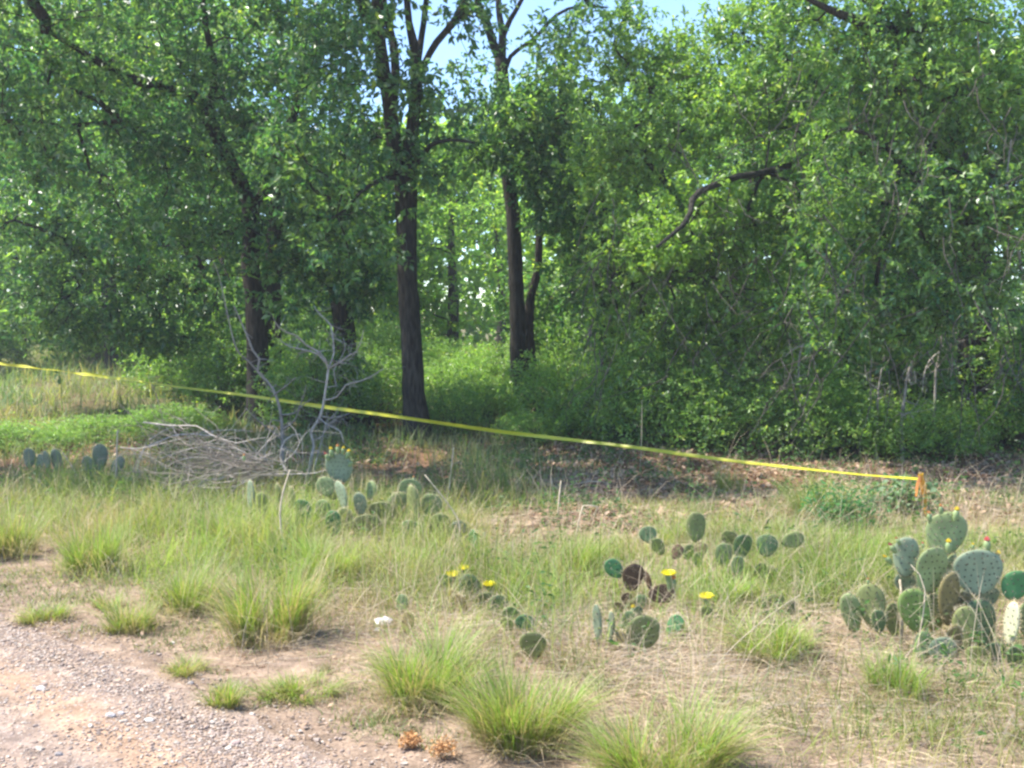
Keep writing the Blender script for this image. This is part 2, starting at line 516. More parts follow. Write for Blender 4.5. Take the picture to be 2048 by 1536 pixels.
def make_tree(name, label, base, stems, lobes, seed, leaf=.088, tone=.4, group=None, ros=6, per=7, sig=.17,
              bmat=None, lmat=None, cat='tree', dead=0.0, twig_r=.0045, loose=1.0, from_node=.25):
    """stems: list of (pts, radii, is_trunk) ; lobes: (center, (rx,ry,rz), n)"""
    rng = np.random.default_rng(seed)
    root = thing(name, base, label, cat, group)
    bmat = bmat or M_bark
    tk = MB(); tk.smooth = True; skel = []
    for idx, (pts, rad, istr) in enumerate(stems):
        p, r = spline(pts, rad, .12 if istr else .14)
        if istr:
            tube(tk, p, r, 14, rough=.09, seed=idx)
        else:
            lb = MB(); lb.smooth = True
            tube(lb, p, r, 9, rough=.10, seed=idx)
            lb.build('limb', bmat, root)
        k = int(len(p) * (from_node if istr else .15))
        for q in range(k, len(p), 2): skel.append((p[q], r[q]))
    tk.build('trunk', bmat, root)
    if lobes:
        pts = np.concatenate([ellip(rng, np.array(l[0]), np.array(l[1]), l[2]) for l in lobes])
        lt = np.concatenate([np.full(l[2], l[3] if len(l) > 3 else rng.normal() * .10) for l in lobes])
        lt = lt[pts[:, 2] > .25]; pts = pts[pts[:, 2] > .25]
        nodes, load, br = grow(skel, pts, rng)
        d0_ = np.min(np.linalg.norm(pts[:, None] - np.array([s_[0] for s_ in skel])[None], axis=2), axis=1)
        lt = lt[np.argsort(d0_)]
        bm_ = MB(); bm_.smooth = True
        ns = len(skel)
        for ch in br:
            pp = nodes[ch]; rr = twig_r * (load[ch] ** .5)
            rr[0] = rr[1]
            tube(bm_, pp, np.clip(rr, .003, .07), 5 if rr[1] > .012 else 3, cap=False)
        o = bm_.build('branches', bmat, root); o['kind'] = 'stuff'
        tips = np.array([nodes[ch[-1]] for ch in br]); mids = np.array([nodes[ch[-2]] for ch in br])
        kk = rng.random(len(mids)) < .5
        allc = np.concatenate([tips, mids[kk]]); toff = np.concatenate([lt, lt[kk]])
        out = allc - np.mean(pts, 0); out /= np.linalg.norm(out, axis=1, keepdims=True)
        lf = MB()
        foliage(lf, allc, out, rng, toff, ros=ros, per=per, sig=sig, length=leaf, tone=tone)
        o = lf.build('crown', lmat or M_leaf, root)
    return root

def mk(*a, **k): return make_tree(*a, **k).name

def L3(px, py, d, rw, rd, rh, n, tone=None):
    """crown lobe: centre from a direction and its distance, radii in metres"""
    return (P(px, py, d), (rw, rd, rh), n) if tone is None else (P(px, py, d), (rw, rd, rh), n, tone)

def W3(x, y, z, rw, rd, rh, n):
    """added crown lobe by world position, unseen above the picture, to shade the ground"""
    return (np.array([x, y, z]), (rw, rd, rh), n)

def stem(pl, d, wpx, istr=False, dz=0):
    d = np.broadcast_to(np.asarray(d, float), (len(pl),))
    pts = PL(pl, d)
    w = np.array(wpx, float) / 2 / F * d
    if istr:
        pts = np.vstack([pts[0] + [0, 0, -.25], pts]); w = np.concatenate([[w[0] * 1.15], w])
    return (pts, w, istr)

# -- A: centre tree, one trunk forking into several upright stems
dA = 13.6
make_tree('oak_tree', 'tall dark oak in the middle whose trunk forks into five upright stems', G(838, 872),
    [stem([(838, 872), (829, 800), (823, 700), (815, 560), (813, 450), (812, 340)], dA, [60, 46, 42, 40, 42, 46], True),
     stem([(810, 380), (791, 308), (778, 205), (764, 120), (754, 0), (748, -160), (735, -330)], [dA, dA, dA - .1, dA - .2, dA - .3, dA - .4, dA - .5], [30, 29, 29, 27, 22, 15, 8]),
     stem([(789, 200), (791, 150), (786, 85), (767, 0), (770, -150), (790, -280)], [dA - .05, dA, dA + .2, dA + .3, dA + .5, dA + .7], [14, 17, 16, 14, 10, 6]),
     stem([(814, 345), (826, 240), (834, 154), (830, 100), (818, 45), (814, 0), (800, -150), (805, -300)], [dA, dA, dA, dA, dA - .1, dA - .2, dA - .3, dA - .4], [34, 26, 25, 20, 15, 13, 9, 5]),
     stem([(834, 130), (844, 68), (853, 0), (870, -130), (880, -260)], [dA, dA + .1, dA + .2, dA + .4, dA + .5], [16, 13, 12, 8, 5]),
     stem([(833, 165), (850, 126), (873, 85), (908, 44), (937, -5), (985, -120), (1020, -230)], [dA, dA - .1, dA - .2, dA - .3, dA - .4, dA - .5, dA - .6], [14, 14, 14, 15, 14, 9, 5]),
     stem([(764, 120), (747, 68), (716, 0), (680, -110), (640, -190)], [dA - .2, dA - .3, dA - .4, dA - .6, dA - .8], [15, 13, 12, 9, 5]),
     stem([(805, 352), (760, 360), (720, 385), (690, 420), (655, 440)], [dA, dA - .4, dA - .8, dA - 1.1, dA - 1.4], [14, 10, 8, 6, 4]),
     stem([(826, 340), (840, 315), (862, 290), (900, 280), (950, 285)], [dA, dA - .2, dA - .4, dA - .7, dA - .9], [16, 11, 9, 7, 4])],
    [L3(640, -80, dA - .5, 1.3, 1.2, .9, 55), L3(840, -220, dA, 1.6, 1.5, .8, 60), L3(660, 120, dA - .8, .9, .8, .7, 34),
     L3(640, 330, dA - 1.0, .75, .7, .6, 26), L3(700, 260, dA + .5, .5, .6, .6, 14), L3(880, 215, dA - .2, .5, .6, .45, 18), L3(930, 60, dA - .4, .5, .5, .5, 8),
     L3(1000, -150, dA - .3, .9, .9, .6, 26), L3(700, 480, dA - .9, .5, .5, .45, 14), L3(800, 320, dA - .4, .3, .3, .3, 5), L3(880, 360, dA - .4, .25, .3, .25, 5), W3(-4.2, 10.3, 6.2, 1.5, 1.0, .6, 115), W3(-2.6, 10.4, 6.4, 1.3, 1.0, .6, 80), W3(-3.6, 11.7, 6.6, 1.6, .8, .6, 70)],  # last three lobes added overhead, out of view, to cast the shade band
    11, tone=.22)

# -- B: second slender tree right of the middle, with a Y fork
dB = 16.0
make_tree('oak_tree', 'slender straight oak with a Y fork near the top, right of the many-stemmed oak', G(1036, 835),
    [stem([(1036, 838), (1037, 790), (1035, 671), (1031, 534), (1026, 427), (1015, 350), (1008, 250), (1006, 171), (1002, 118)], dB, [44, 34, 31, 30, 27, 25, 25, 26, 25], True),
     stem([(1002, 125), (988, 90), (975, 50), (958, 12), (945, -60), (938, -190)], [dB, dB, dB - .2, dB - .3, dB - .4, dB - .5], [19, 18, 17, 15, 11, 6]),
     stem([(1003, 125), (1005, 68), (997, 10), (1000, -100), (1012, -230)], [dB, dB, dB + .1, dB + .2, dB + .3], [18, 15, 12, 9, 5]),
     stem([(1004, 78), (1020, 40), (1043, 0), (1075, -90), (1105, -190)], [dB, dB - .1, dB - .3, dB - .5, dB - .6], [12, 10, 9, 7, 4]),
     stem([(1006, 160), (1021, 113), (1070, 76), (1113, 30), (1160, 12), (1215, 15)], [dB, dB - .2, dB - .5, dB - .7, dB - .9, dB - 1.1], [11, 9, 8, 7, 5, 3]),
     stem([(1010, 310), (985, 290), (940, 283), (905, 282)], [dB, dB - .3, dB - .6, dB - .8], [13, 11, 9, 5]),
     stem([(1020, 360), (1060, 300), (1110, 240), (1150, 215)], [dB, dB - .4, dB - .8, dB - 1.2], [10, 8, 6, 4])],
    [L3(1100, 225, dB - .9, .75, .7, .6, 42), L3(1020, 225, dB - .7, .5, .5, .45, 18), L3(1040, 320, dB - .8, .65, .5, .35, 22), L3(1110, 110, dB - .9, .45, .5, .5, 16),
     L3(1180, 30, dB - 1.1, .5, .5, .3, 8), L3(1000, -190, dB, 1.6, 1.3, .8, 42), L3(940, 300, dB - .7, .5, .4, .3, 14), L3(1095, 400, dB - .9, .4, .4, .4, 12), L3(960, 170, dB - .4, .3, .3, .5, 7), W3(.2, 10.6, 6.4, 1.3, .9, .5, 50)],  # last lobe added out of view to dapple the leaf litter
    12, tone=.22)

# -- C: thin crooked companion close behind B
dC = 16.6
make_tree('oak_tree', 'thin crooked young oak close against the right side of the slender forked oak', G(1064, 826),
    [stem([(1064, 828), (1062, 750), (1056, 660), (1062, 590), (1073, 551), (1078, 500), (1076, 410), (1062, 345), (1058, 280), (1066, 200)], dC, [30, 27, 22, 17, 16, 15, 13, 11, 9, 6], True),
     stem([(1078, 480), (1100, 440), (1135, 405), (1165, 395)], [dC, dC - .4, dC - .8, dC - 1.0], [8, 7, 5, 3])],
    [L3(1085, 330, dC - .3, .6, .5, .6, 26), L3(1150, 400, dC - .9, .4, .4, .35, 12), L3(1040, 640, dC + .6, .6, .5, .7, 16), L3(1120, 620, dC + .3, .5, .5, .9, 22)],
    13, tone=.3, bmat=M_bark2)

# -- D: leaning oaks on the left
dD = 15.5
make_tree('oak_tree', 'leaning oak on the left with one long limb bending up to the upper left corner', G(520, 848),
    [stem([(522, 850), (518, 773), (515, 705), (511, 602), (501, 534), (503, 440), (490, 385), (470, 345)], dD, [64, 50, 44, 40, 36, 32, 29, 28], True),
     stem([(472, 350), (450, 300), (430, 265), (417, 239), (390, 195), (362, 178), (310, 170), (284, 165), (240, 148), (205, 128), (150, 95), (90, 60)], np.linspace(dD, dD - 2.6, 12), [27, 27, 27, 26, 25, 24, 21, 20, 18, 16, 11, 6]),
     stem([(415, 235), (431, 150), (425, 110), (413, 60), (405, -40), (410, -170)], np.linspace(dD - .7, dD - 1.0, 6), [17, 15, 15, 13, 10, 6]),
     stem([(500, 420), (545, 360), (570, 300), (578, 256), (596, 200), (610, 165), (632, 85), (650, 0), (665, -120), (690, -240)], np.linspace(dD, dD + .4, 10), [22, 20, 19, 19, 17, 16, 14, 13, 9, 5]),
     stem([(455, 320), (420, 310), (370, 300), (310, 270), (240, 242), (200, 205), (148, 182), (95, 170)], np.linspace(dD - .3, dD - 2.4, 8), [16, 15, 14, 13, 12, 11, 9, 6]),
     stem([(240, 242), (180, 248), (120, 252), (55, 238), (0, 242), (-90, 215)], np.linspace(dD - 1.9, dD - 2.8, 6), [9, 9, 8, 7, 6, 4])],
    [L3(100, 90, dD - 2.6, 1.2, 1.0, .75, 50), L3(290, 60, dD - 1.8, 1.1, 1.0, .8, 46), L3(480, 60, dD - .8, 1.0, 1.0, .8, 40), L3(150, 300, dD - 2.4, .9, .8, .55, 26),
     L3(330, 300, dD - 1.6, .8, .8, .6, 28), L3(560, 150, dD - .2, .7, .8, .6, 22), L3(370, -190, dD - 1, 2.0, 1.6, .8, 60), L3(470, 240, dD - 1.3, .6, .7, .6, 20),
     L3(580, 420, dD - 1, .5, .6, .5, 18), L3(-60, 150, dD - 2.4, 1.0, .9, .9, 30), L3(300, 430, dD - 1.8, .8, .7, .5, 22), L3(420, 480, dD - 1.3, .5, .6, .5, 16), W3(-6.8, 10.3, 6.0, 1.6, 1.0, .6, 120), W3(-9.2, 10.6, 6.0, 1.6, 1.2, .6, 90), W3(-6.5, 12.0, 6.4, 1.8, .9, .6, 70), W3(-5.4, 10.4, 6.2, 1.2, 1.0, .5, 75), L3(60, 200, dD - 1.6, 1.0, .9, .8, 40), L3(250, 190, dD - .8, 1.0, .9, .7, 36), L3(420, 330, dD - .6, .8, .8, .7, 30), L3(600, 20, dD - .4, .9, .8, .6, 30)],  # high wide lobes added out of view to shade the left grass
    14, tone=.08, bmat=M_bark2, per=6)  # low tone: this oak's shade is painted into its leaf colour
dD2 = 17.0
make_tree('oak_tree', 'straight black trunk standing just right of the leaning left oak', G(545, 815),
    [stem([(546, 818), (545, 740), (543, 654), (546, 560), (549, 470), (556, 380), (552, 300), (560, 180)], dD2, [52, 40, 36, 36, 32, 26, 20, 10], True)],
    [L3(540, 330, dD2, 1.1, .9, 1.0, 46), L3(420, 420, dD2 + .5, 1.0, .8, .7, 34), L3(640, 250, dD2 + .3, .8, .8, .8, 30), L3(560, 80, dD2, 1.1, .9, .7, 30)],
    15, tone=.15)  # leaf colour kept dark to paint in shade
# -- E: stout trunk with flared foot
dE = 15.2
make_tree('oak_tree', 'stout dark oak with a broad flared foot between the leaning oak and the many-stemmed one', G(705, 845),
    [stem([(708, 846), (700, 800), (692, 740), (686, 640), (672, 560), (664, 470), (668, 380), (690, 290), (700, 200)], dE, [88, 62, 50, 42, 34, 27, 20, 14, 8], True)],
    [L3(650, 480, dE - .9, .7, .6, .55, 30), L3(720, 560, dE - .6, .45, .5, .4, 16), L3(600, 570, dE - .8, .5, .5, .45, 20), L3(700, 350, dE - .2, .8, .7, .6, 30), L3(700, 170, dE, .7, .7, .5, 16), L3(740, 450, dE - .3, .4, .5, .5, 12)],
    16, tone=.15)  # dark leaf tone paints in the shaded crown

# -- L: left crown mass hanging down to the bushes
dL = 17.5
make_tree('oak_tree', 'spreading oak at the left with foliage hanging low over the grass clearing', G(440, 812),
    [stem([(440, 812), (436, 700), (420, 600), (380, 500), (330, 400), (300, 300)], dL + .6, [34, 28, 26, 24, 20, 12], True),
     stem([(415, 590), (290, 540), (190, 520), (110, 470), (30, 440)], [dL, dL - .3, dL - .6, dL - 1.2, dL - 1.6], [15, 13, 12, 9, 5]),
     stem([(385, 520), (400, 480), (430, 500), (460, 560)], [dL, dL - .6, dL - 1.0, dL - 1.3], [14, 11, 8, 4])],
    [L3(80, 470, dL - 1, 1.3, 1.0, .8, 56), L3(300, 480, dL - .8, 1.2, 1.0, .7, 50), L3(170, 590, dL - .6, 1.2, 1.0, .5, 44), L3(380, 590, dL - .7, .8, .9, .5, 34), L3(200, 330, dL, 1.6, 1.2, .8, 50), L3(-60, 330, dL - .5, 1.3, 1.1, 1.0, 36), L3(430, 650, dL - .6, .5, .7, .4, 16), L3(60, 640, dL - .5, .9, .9, .35, 36), L3(210, 672, dL - .6, .9, .9, .3, 36), L3(340, 680, dL - .4, .6, .7, .3, 22)],
    17, tone=.18, per=6)  # tone lowered so the hanging foliage is coloured as if shaded

# -- R: the big sunlit oak mass on the right
dR = 13.2
OAK_BROAD = mk('oak_tree', 'broad leafy oak right of the slender pair, its sunlit foliage reaching to the bushes', G(1480, 850),
    [stem([(1480, 852), (1470, 760), (1480, 660), (1475, 540), (1500, 430), (1510, 330)], dR + 1.2, [50, 40, 36, 32, 26, 14], True),
     stem([(1580, 330), (1530, 344), (1500, 350), (1478, 352), (1430, 370), (1400, 382), (1385, 398), (1381, 425), (1365, 452), (1345, 468), (1313, 494)], np.linspace(dR - .6, dR - 2.4, 11), [14, 14, 14, 13.5, 13, 12.5, 12, 11, 10, 8, 5]),
     stem([(1478, 520), (1390, 430), (1300, 330), (1240, 250)], [dR + 1.2, dR + .8, dR + .3, dR], [17, 14, 10, 5]),
     stem([(1478, 600), (1380, 560), (1290, 560), (1220, 580)], [dR + 1.2, dR + .6, dR, dR - .3], [16, 12, 9, 5]),
     stem([(1490, 480), (1570, 400), (1640, 300), (1680, 200)], [dR + 1.2, dR + .8, dR + .4, dR], [16, 13, 9, 5])],
    [L3(1290, 260, dR, .8, .9, .75, 64), L3(1440, 200, dR, .9, .9, .65, 62), L3(1250, 480, dR - .2, .6, .8, .75, 50), L3(1420, 480, dR - .2, .8, .8, .65, 56),
     L3(1600, 420, dR - .1, .85, .9, .8, 66), L3(1290, 660, dR - .1, .6, .8, .5, 42), L3(1440, 650, dR - .3, .75, .8, .6, 48), L3(1580, 620, dR - .2, .7, .8, .55, 38),
     L3(1350, 130, dR + .5, .7, .7, .3, 24), L3(1270, 30, dR + .4, .35, .4, .35, 9), L3(1410, 60, dR + .3, .35, .4, .25, 7), L3(1510, 60, dR + .2, .4, .5, .5, 22), L3(1560, 20, dR, .5, .5, .4, 22), L3(1200, 130, dR + .6, .4, .4, .4, 16), L3(1620, 760, dR - .2, .8, .6, .4, 24), L3(1400, 800, dR - .3, .9, .5, .25, 22), L3(1560, 190, dR + .3, .7, .8, .5, 36), L3(1500, 760, dR + .1, .9, .6, .3, 22), L3(1290, 90, dR + .6, .5, .5, .3, 8), L3(1335, 470, dR - 1.2, .38, .25, .3, 16, 1.0), L3(1400, 410, dR - 1.1, .3, .25, .25, 10, 1.0), L3(1190, 330, dR + .6, .4, .4, .5, 16, .5)],
    18, tone=.9, ros=7, per=10, leaf=.062)  # tone raised: sunlight on this mass is painted into its leaf colour
dR2 = 11.4
OAK_OLD = mk('oak_tree', 'old oak at the right edge with a thick dark limb and drooping twiggy foliage', G(1985, 925),
    [stem([(1985, 928), (1965, 830), (1950, 720), (1955, 560), (1935, 400), (1900, 250), (1880, 130)], dR2 + 1.2, [90, 72, 62, 54, 46, 38, 26], True),
     stem([(1890, 160), (1840, 95), (1777, 58), (1730, 45), (1683, 30), (1600, -10)], [dR2 + 1.2, dR2 + .5, dR2, dR2 - .2, dR2 - .4, dR2 - .6], [30, 28, 26, 22, 17, 8]),
     stem([(1925, 350), (1850, 260), (1797, 187), (1790, 130), (1810, 40)], [dR2 + 1.2, dR2 + .6, dR2, dR2, dR2], [18, 14, 12, 9, 5]),
     stem([(1945, 470), (1850, 380), (1758, 281), (1700, 260)], [dR2 + 1.2, dR2 + .4, dR2 - .2, dR2 - .4], [17, 14, 10, 5]),
     stem([(1940, 420), (2000, 320), (2070, 240)], [dR2 + 1.2, dR2 + .8, dR2 + .4], [18, 14, 8])],
    [L3(1760, 200, dR2, .7, .7, .6, 46), L3(1950, 130, dR2 - .1, .8, .8, .6, 54), L3(1700, 420, dR2 - .1, .5, .7, .6, 38), L3(1850, 440, dR2 - .2, .7, .7, .6, 46), L3(2020, 400, dR2 - .3, .6, .7, .7, 44),
     L3(1820, 620, dR2 - .3, .6, .5, .4, 26), L3(1700, 620, dR2 - .2, .5, .5, .4, 20), L3(1820, 30, dR2, .8, .7, .4, 34), L3(2000, 270, dR2 - .1, .6, .6, .4, 26), L3(1960, 600, dR2 - .4, .5, .5, .35, 20), L3(1650, 60, dR2, .6, .6, .4, 22), L3(1850, -120, dR2 + .3, 1.4, 1.2, .7, 60), L3(1600, -120, dR2 + .5, 1.0, .9, .45, 26), L3(2080, 700, dR2 + .3, .5, .6, .6, 26), L3(2150, 250, dR2, .9, .9, 1.2, 40), W3(4.6, 10.2, 5.8, 1.5, 1.0, .6, 36), W3(6.0, 10.6, 6.0, 1.5, 1.2, .8, 40)],  # last two lobes added above the view to cast shade
    19, tone=.6, leaf=.068, ros=7, per=8)
# fine bare twigs hanging through the right-hand foliage
for par_, x0, x1, y0, y1, dd, cnt in ((bpy.data.objects[OAK_OLD], 1560, 2060, 60, 760, 10.6, 150), (bpy.data.objects[OAK_BROAD], 1180, 1620, 180, 760, 11.9, 90)):
    tw_ = MB()
    rg = np.random.default_rng(cnt)
    for _ in range(cnt):
        x, y = rg.uniform(x0, x1), y0 + (y1 - y0) * rg.random() ** .8
        L = rg.uniform(60, 190); sl = rg.normal() * .5 - .2
        pl = [(x, y)]
        for q in range(4):
            x += sl * L / 4 + rg.normal() * 5; y += L / 4 * (.9 if abs(sl) < .8 else .5); pl.append((x, y)); sl += rg.normal() * .25
        d_ = dd + rg.normal() * .35
        pp, rr = spline(PL(pl, np.linspace(d_ + .25, d_, 5)), np.linspace(3.2, 1.2, 5) / 2 / F * d_, .15)
        colr = np.array([1, 1, 1.])
        tube(tw_, pp, rr, 3, colr, cap=False)
        for __ in range(3):
            k = rg.integers(1, len(pp)); e = rg.normal(size=3) * [.11, .06, .09] - [0, 0, .03]
            tube(tw_, [pp[k], pp[k] + e * .5 + rg.normal(size=3) * .012, pp[k] + e], [rr[k] * .6, rr[k] * .5, .0012], 3, colr, cap=False)
    o = tw_.build('hanging_twigs', M_twig, par_); o['kind'] = 'stuff'
dR3 = 15.5
make_tree('oak_tree', 'dark half-hidden trunk seen between the slender pair and the broad right oak', G(1215, 845),
    [stem([(1213, 848), (1212, 760), (1215, 690), (1210, 590), (1203, 500), (1215, 400), (1230, 300)], dR3, [34, 28, 26, 24, 22, 18, 9], True)],
    [L3(1215, 640, dR3 - .3, .35, .4, .35, 12), L3(1190, 470, dR3, .6, .6, .6, 34), L3(1230, 330, dR3 + .2, .8, .7, .7, 40), L3(1160, 560, dR3, .4, .5, .4, 16), L3(1250, 560, dR3, .5, .6, .6, 24)],
    20, tone=.35)
for (px, py, w, d, lab, sd) in [(1695, 850, 24, 15.0, 'dark oak trunk with ivy-like leaves behind the hanging dead twigs', 21),
                                (1610, 830, 16, 17.5, 'thin dark oak in deep shade behind the broad right oak', 22),
                                (1850, 820, 30, 17.0, 'shadowed oak trunk behind the old oak at the right edge', 23)]:
    make_tree('oak_tree', lab, G(px, 620 + 3514 / d),
        [stem([(px, 620 + 3514 / d), (px - 8, 700), (px + 5, 560), (px - 6, 420), (px + 10, 280)], d, [w * 1.4, w, w * .9, w * .75, w * .4], True)],
        [L3(px, 330, d, 1.3, 1.0, .9, 50), L3(px + 20, 560, d, 1.1, .8, .6, 40), L3(px - 30, 160, d + .3, 1.2, 1.0, .5, 26 if px < 1700 else 40), L3(px, 720, d, .7, .6, .3, 14)],
        sd, tone=.28)

# -- background trees: four prototypes, copied
def bg_proto(seed, tone, H, W):
    rng = np.random.default_rng(seed)
    lob = []
    for q in range(9):
        a = rng.random() * 6.28; rr = W * (.25 + .35 * rng.random())
        lob.append(((math.cos(a) * rr, math.sin(a) * rr, H * (.22 + .66 * rng.random())), (W * .38, W * .38, H * .15), 17))
    lob.append(((0, 0, H * .8), (W * .4, W * .4, H * .2), 30))
    tr = np.array([[0, 0, -.2], [.05, .1, H * .25], [-.1, 0, H * .5], [.1, .1, H * .75]])
    return make_tree('background_tree', None, (0, 0, 0), [(tr, [.16, .12, .08, .04], True)], lob, seed, leaf=.14, tone=tone, ros=6, per=6, sig=.38, lmat=M_leafb, cat=None, twig_r=.006)
protos = [bg_proto(41, .75, 6.5, 3.4), bg_proto(42, .55, 7.2, 3.6), bg_proto(43, .9, 5.6, 3.2), bg_proto(44, .4, 7.8, 3.8)]  # lightest leaf tone paints the sunlit gap into the colour
used = set()
def place(proto, key, loc, rz, sc, label, cat, group):
    if key not in used:
        used.add(key); o = proto
    else:
        o = proto.copy(); SC.collection.objects.link(o)
        for ch in list(proto.children):
            c = ch.copy(); SC.collection.objects.link(c); c.parent = o
    o.location = [float(a) for a in loc]; o.rotation_euler = (0, 0, rz); o.scale = sc
    tag(o, label, cat, group)
    return o
BGT = [
 (-20, 27, 3, 1.3, 'tall dark tree behind the far-left oak reaching the top of the picture'),
 (230, 26, 1, 1.35, 'tall tree behind the long bent limb of the leaning oak'),
 (460, 25, 3, 1.15, 'tall dark tree directly behind the leaning left oak'),  # x px, depth, proto, scale, label
 (-120, 31, 3, 1.15, 'dark green tree past the grass clearing, first from the left'),
 (40, 33, 1, 1.15, 'bushy tree past the grass clearing behind the far-left oak'),
 (190, 35, 0, 1.2, 'light green tree past the grass clearing between two darker ones'),
 (330, 33, 3, 1.1, 'dark tree past the clearing behind the limb of the leaning oak'),
 (470, 31, 1, 1.05, 'tree past the clearing behind the leaning left oak'),
 (600, 27, 0, .95, 'mid green tree behind the gap between the black trunk and the stout oak'),
 (720, 29, 2, 1.2, 'bright yellow-green tree behind the stout dark oak'),
 (900, 30, 2, 1.25, 'bright sunlit tree filling the gap between the two forked oaks'),
 (1000, 36, 1, 1.1, 'far tree showing over the bright one between the forked oaks'),
 (1130, 27, 0, 1.0, 'sunlit tree behind the thin crooked young oak'),
 (1250, 25, 2, 1.2, 'pale green tree behind the half-hidden dark trunk'),
 (1380, 27, 0, 1.1, 'light green tree topping the broad right oak just under the open sky'),
 (1500, 24, 1, .95, 'tree behind the broad right oak left of the dark limb'),
 (1640, 23, 0, 1.0, 'tree behind the hanging dead twigs'),
 (1780, 22, 3, .95, 'dark tree behind the old right oak under its thick limb'),
 (1930, 21, 3, .95, 'dark shaded tree behind the trunk of the old right oak'),
 (2080, 21, 1, .95, 'shaded tree at the right edge behind the old oak'),
 (2300, 20, 3, 1.0, 'dark tree beyond the right edge of the old oak'),
 (-300, 28, 1, 1.1, 'dark tree beyond the far-left oak'),
]
for i, (px, d, k, s, lab) in enumerate(BGT):
    x = (px - 1024) / F * d
    place(protos[k], 'bg%d' % k, (x, d, float(hz(x, d))), i * 1.7, (s, s, s * (.95 + .1 * ((i * 7) % 3) / 2)), lab, 'tree', 'trees behind the front row of oaks')

# -- shrubs: three prototypes, copied
def shrub_proto(seed, tone, H, W, leaf, npts, per=8, sig=.13):
    rng = np.random.default_rng(seed)
    root = thing('leafy_shrub', (0, 0, 0), None, None)
    st = MB(); tips = []
    for q in range(npts):
        a = rng.random() * 6.283; rr = W * math.sqrt(rng.random()) * .5
        h = H * (.25 + .75 * rng.random()) * (1 - .5 * (rr / (W * .5)) ** 2)
        tip = np.array([math.cos(a) * rr, math.sin(a) * rr, h]); tips.append(tip)
        if q % 2 == 0:
            m = tip * [.45, .45, .55] + rng.normal(size=3) * .05
            pp, rd = spline([np.array([tip[0] * .12, tip[1] * .12, -.05]), m, tip], [.009, .006, .003], .3)
            tube(st, pp, rd, 3, cap=False)
    o = st.build('stems', M_twig, root); o['kind'] = 'stuff'
    tips = np.array(tips); out = tips / (np.linalg.norm(tips, axis=1, keepdims=True) + 1e-6)
    lf = MB(); foliage(lf, tips, out, rng, ros=7, per=per, sig=sig, length=leaf, tone=tone, flat=1)
    o = lf.build('foliage', M_leaf, root); o['kind'] = 'stuff'
    return root
shp = [shrub_proto(61, 1.0, 1.5, 1.6, .045, 230), shrub_proto(62, 1.15, 1.1, 1.5, .04, 200), shrub_proto(63, .8, 1.9, 1.7, .05, 260)]  # leaf tones raised to paint in light the crowns block
SHR = [  # x px, depth, proto, scale xy, scale z, label
 (1120, 14.2, 1, .95, 1.0, 'leafy shrub right of the slender pair of oak trunks'),
 (1230, 13.3, 1, 1.0, 1.0, 'light green shrub in front of the half-hidden dark trunk'),
 (1340, 12.7, 0, 1.0, .9, 'dense shrub under the left side of the broad right oak'),
 (1450, 12.4, 0, 1.0, .75, 'dark dense shrub under the middle of the broad right oak'),
 (1560, 12.3, 1, 1.1, .95, 'shrub under the broad right oak beside the dead saplings'),
 (1690, 12.1, 1, 1.0, .75, 'low pale shrub among the dead saplings'),
 (1840, 11.9, 1, .95, .55, 'low shrub at the foot of the palest dead sapling'),
 (1910, 12.2, 1, .7, .5, 'small bush left of the foot of the old right oak'),
 (2060, 12.4, 2, 1.0, .8, 'dark bush at the right edge beside the old oak'),
 (1060, 13.1, 1, .55, .35, 'small fern-green bush in front of the slender pair of trunks'),
 (960, 15.6, 1, .8, .6, 'sunlit low bush in the gap between the two forked oaks'),
 (900, 14.0, 0, .5, .5, 'small dark bush right of the foot of the many-stemmed oak'),
 (760, 15.8, 0, .8, .75, 'bush between the stout oak and the many-stemmed oak'),
 (640, 14.6, 2, .9, .75, 'dark bush left of the flared foot of the stout oak'),
 (590, 16.6, 0, .9, 1.0, 'shrub behind the dead forked sapling'),
 (455, 16.5, 2, .9, .8, 'dark bush left of the leaning oak'),
 (350, 14.3, 0, .8, .28, 'low bush under the yellow tape on the left'),
 (180, 13.4, 1, .8, .3, 'light weedy bush near the left end of the tape'),
 (30, 12.4, 1, .8, .3, 'light weedy bush at the left edge under the tape'),
 (880, 22.0, 1, 1.1, .9, 'shrub deep in the gap behind the many-stemmed oak'),
 (905, 18.5, 1, .9, .7, 'leafy bush coloured light as if sunlit, in the gap behind the many-stemmed oak'),  # light leaf colour stands in for sun on the undergrowth
 (985, 19.5, 1, 1.0, .9, 'leafy bush coloured light as if sunlit, just left of the slender oak, deeper in the gap'),  # same light colouring in place of sunlight
 (1130, 19.0, 0, 1.2, 1.3, 'tall shrub deep behind the slender pair of trunks'),
 (1300, 18.0, 2, 1.3, 1.3, 'tall dark shrub behind the broad right oak'),
 (780, 23.0, 1, 1.2, 1.4, 'bright shrub far behind between stout and many-stemmed oaks'),
 (1700, 16.5, 2, 1.4, 1.2, 'dark shrub deep behind the dead saplings'),
 (1850, 16.0, 2, 1.3, 1.1, 'dark shrub deep behind the old right oak'),
 (-60, 26.0, 2, 1.5, 1.2, 'dark shrub under the far-left oak, left one'),
 (200, 30.0, 2, 1.4, 1.2, 'dark shrub under the far-left oak, right one'),
 (390, 20.0, 0, 1.3, 1.1, 'shrub behind the leaning left oak'),
 (500, 22.0, 2, 1.6, 1.4, 'dark shrub behind the black trunk'),
 (660, 18.5, 0, 1.0, .9, 'shrub behind the stout oak'),
]
for i, (px, d, k, s, z, lab) in enumerate(SHR):
    x = (px - 1024) / F * d
    place(shp[k], 'sh%d' % k, (x, d, float(hz(x, d))), i * 2.1, (s, s, z), lab, 'shrub', 'shrubs growing under the oaks')

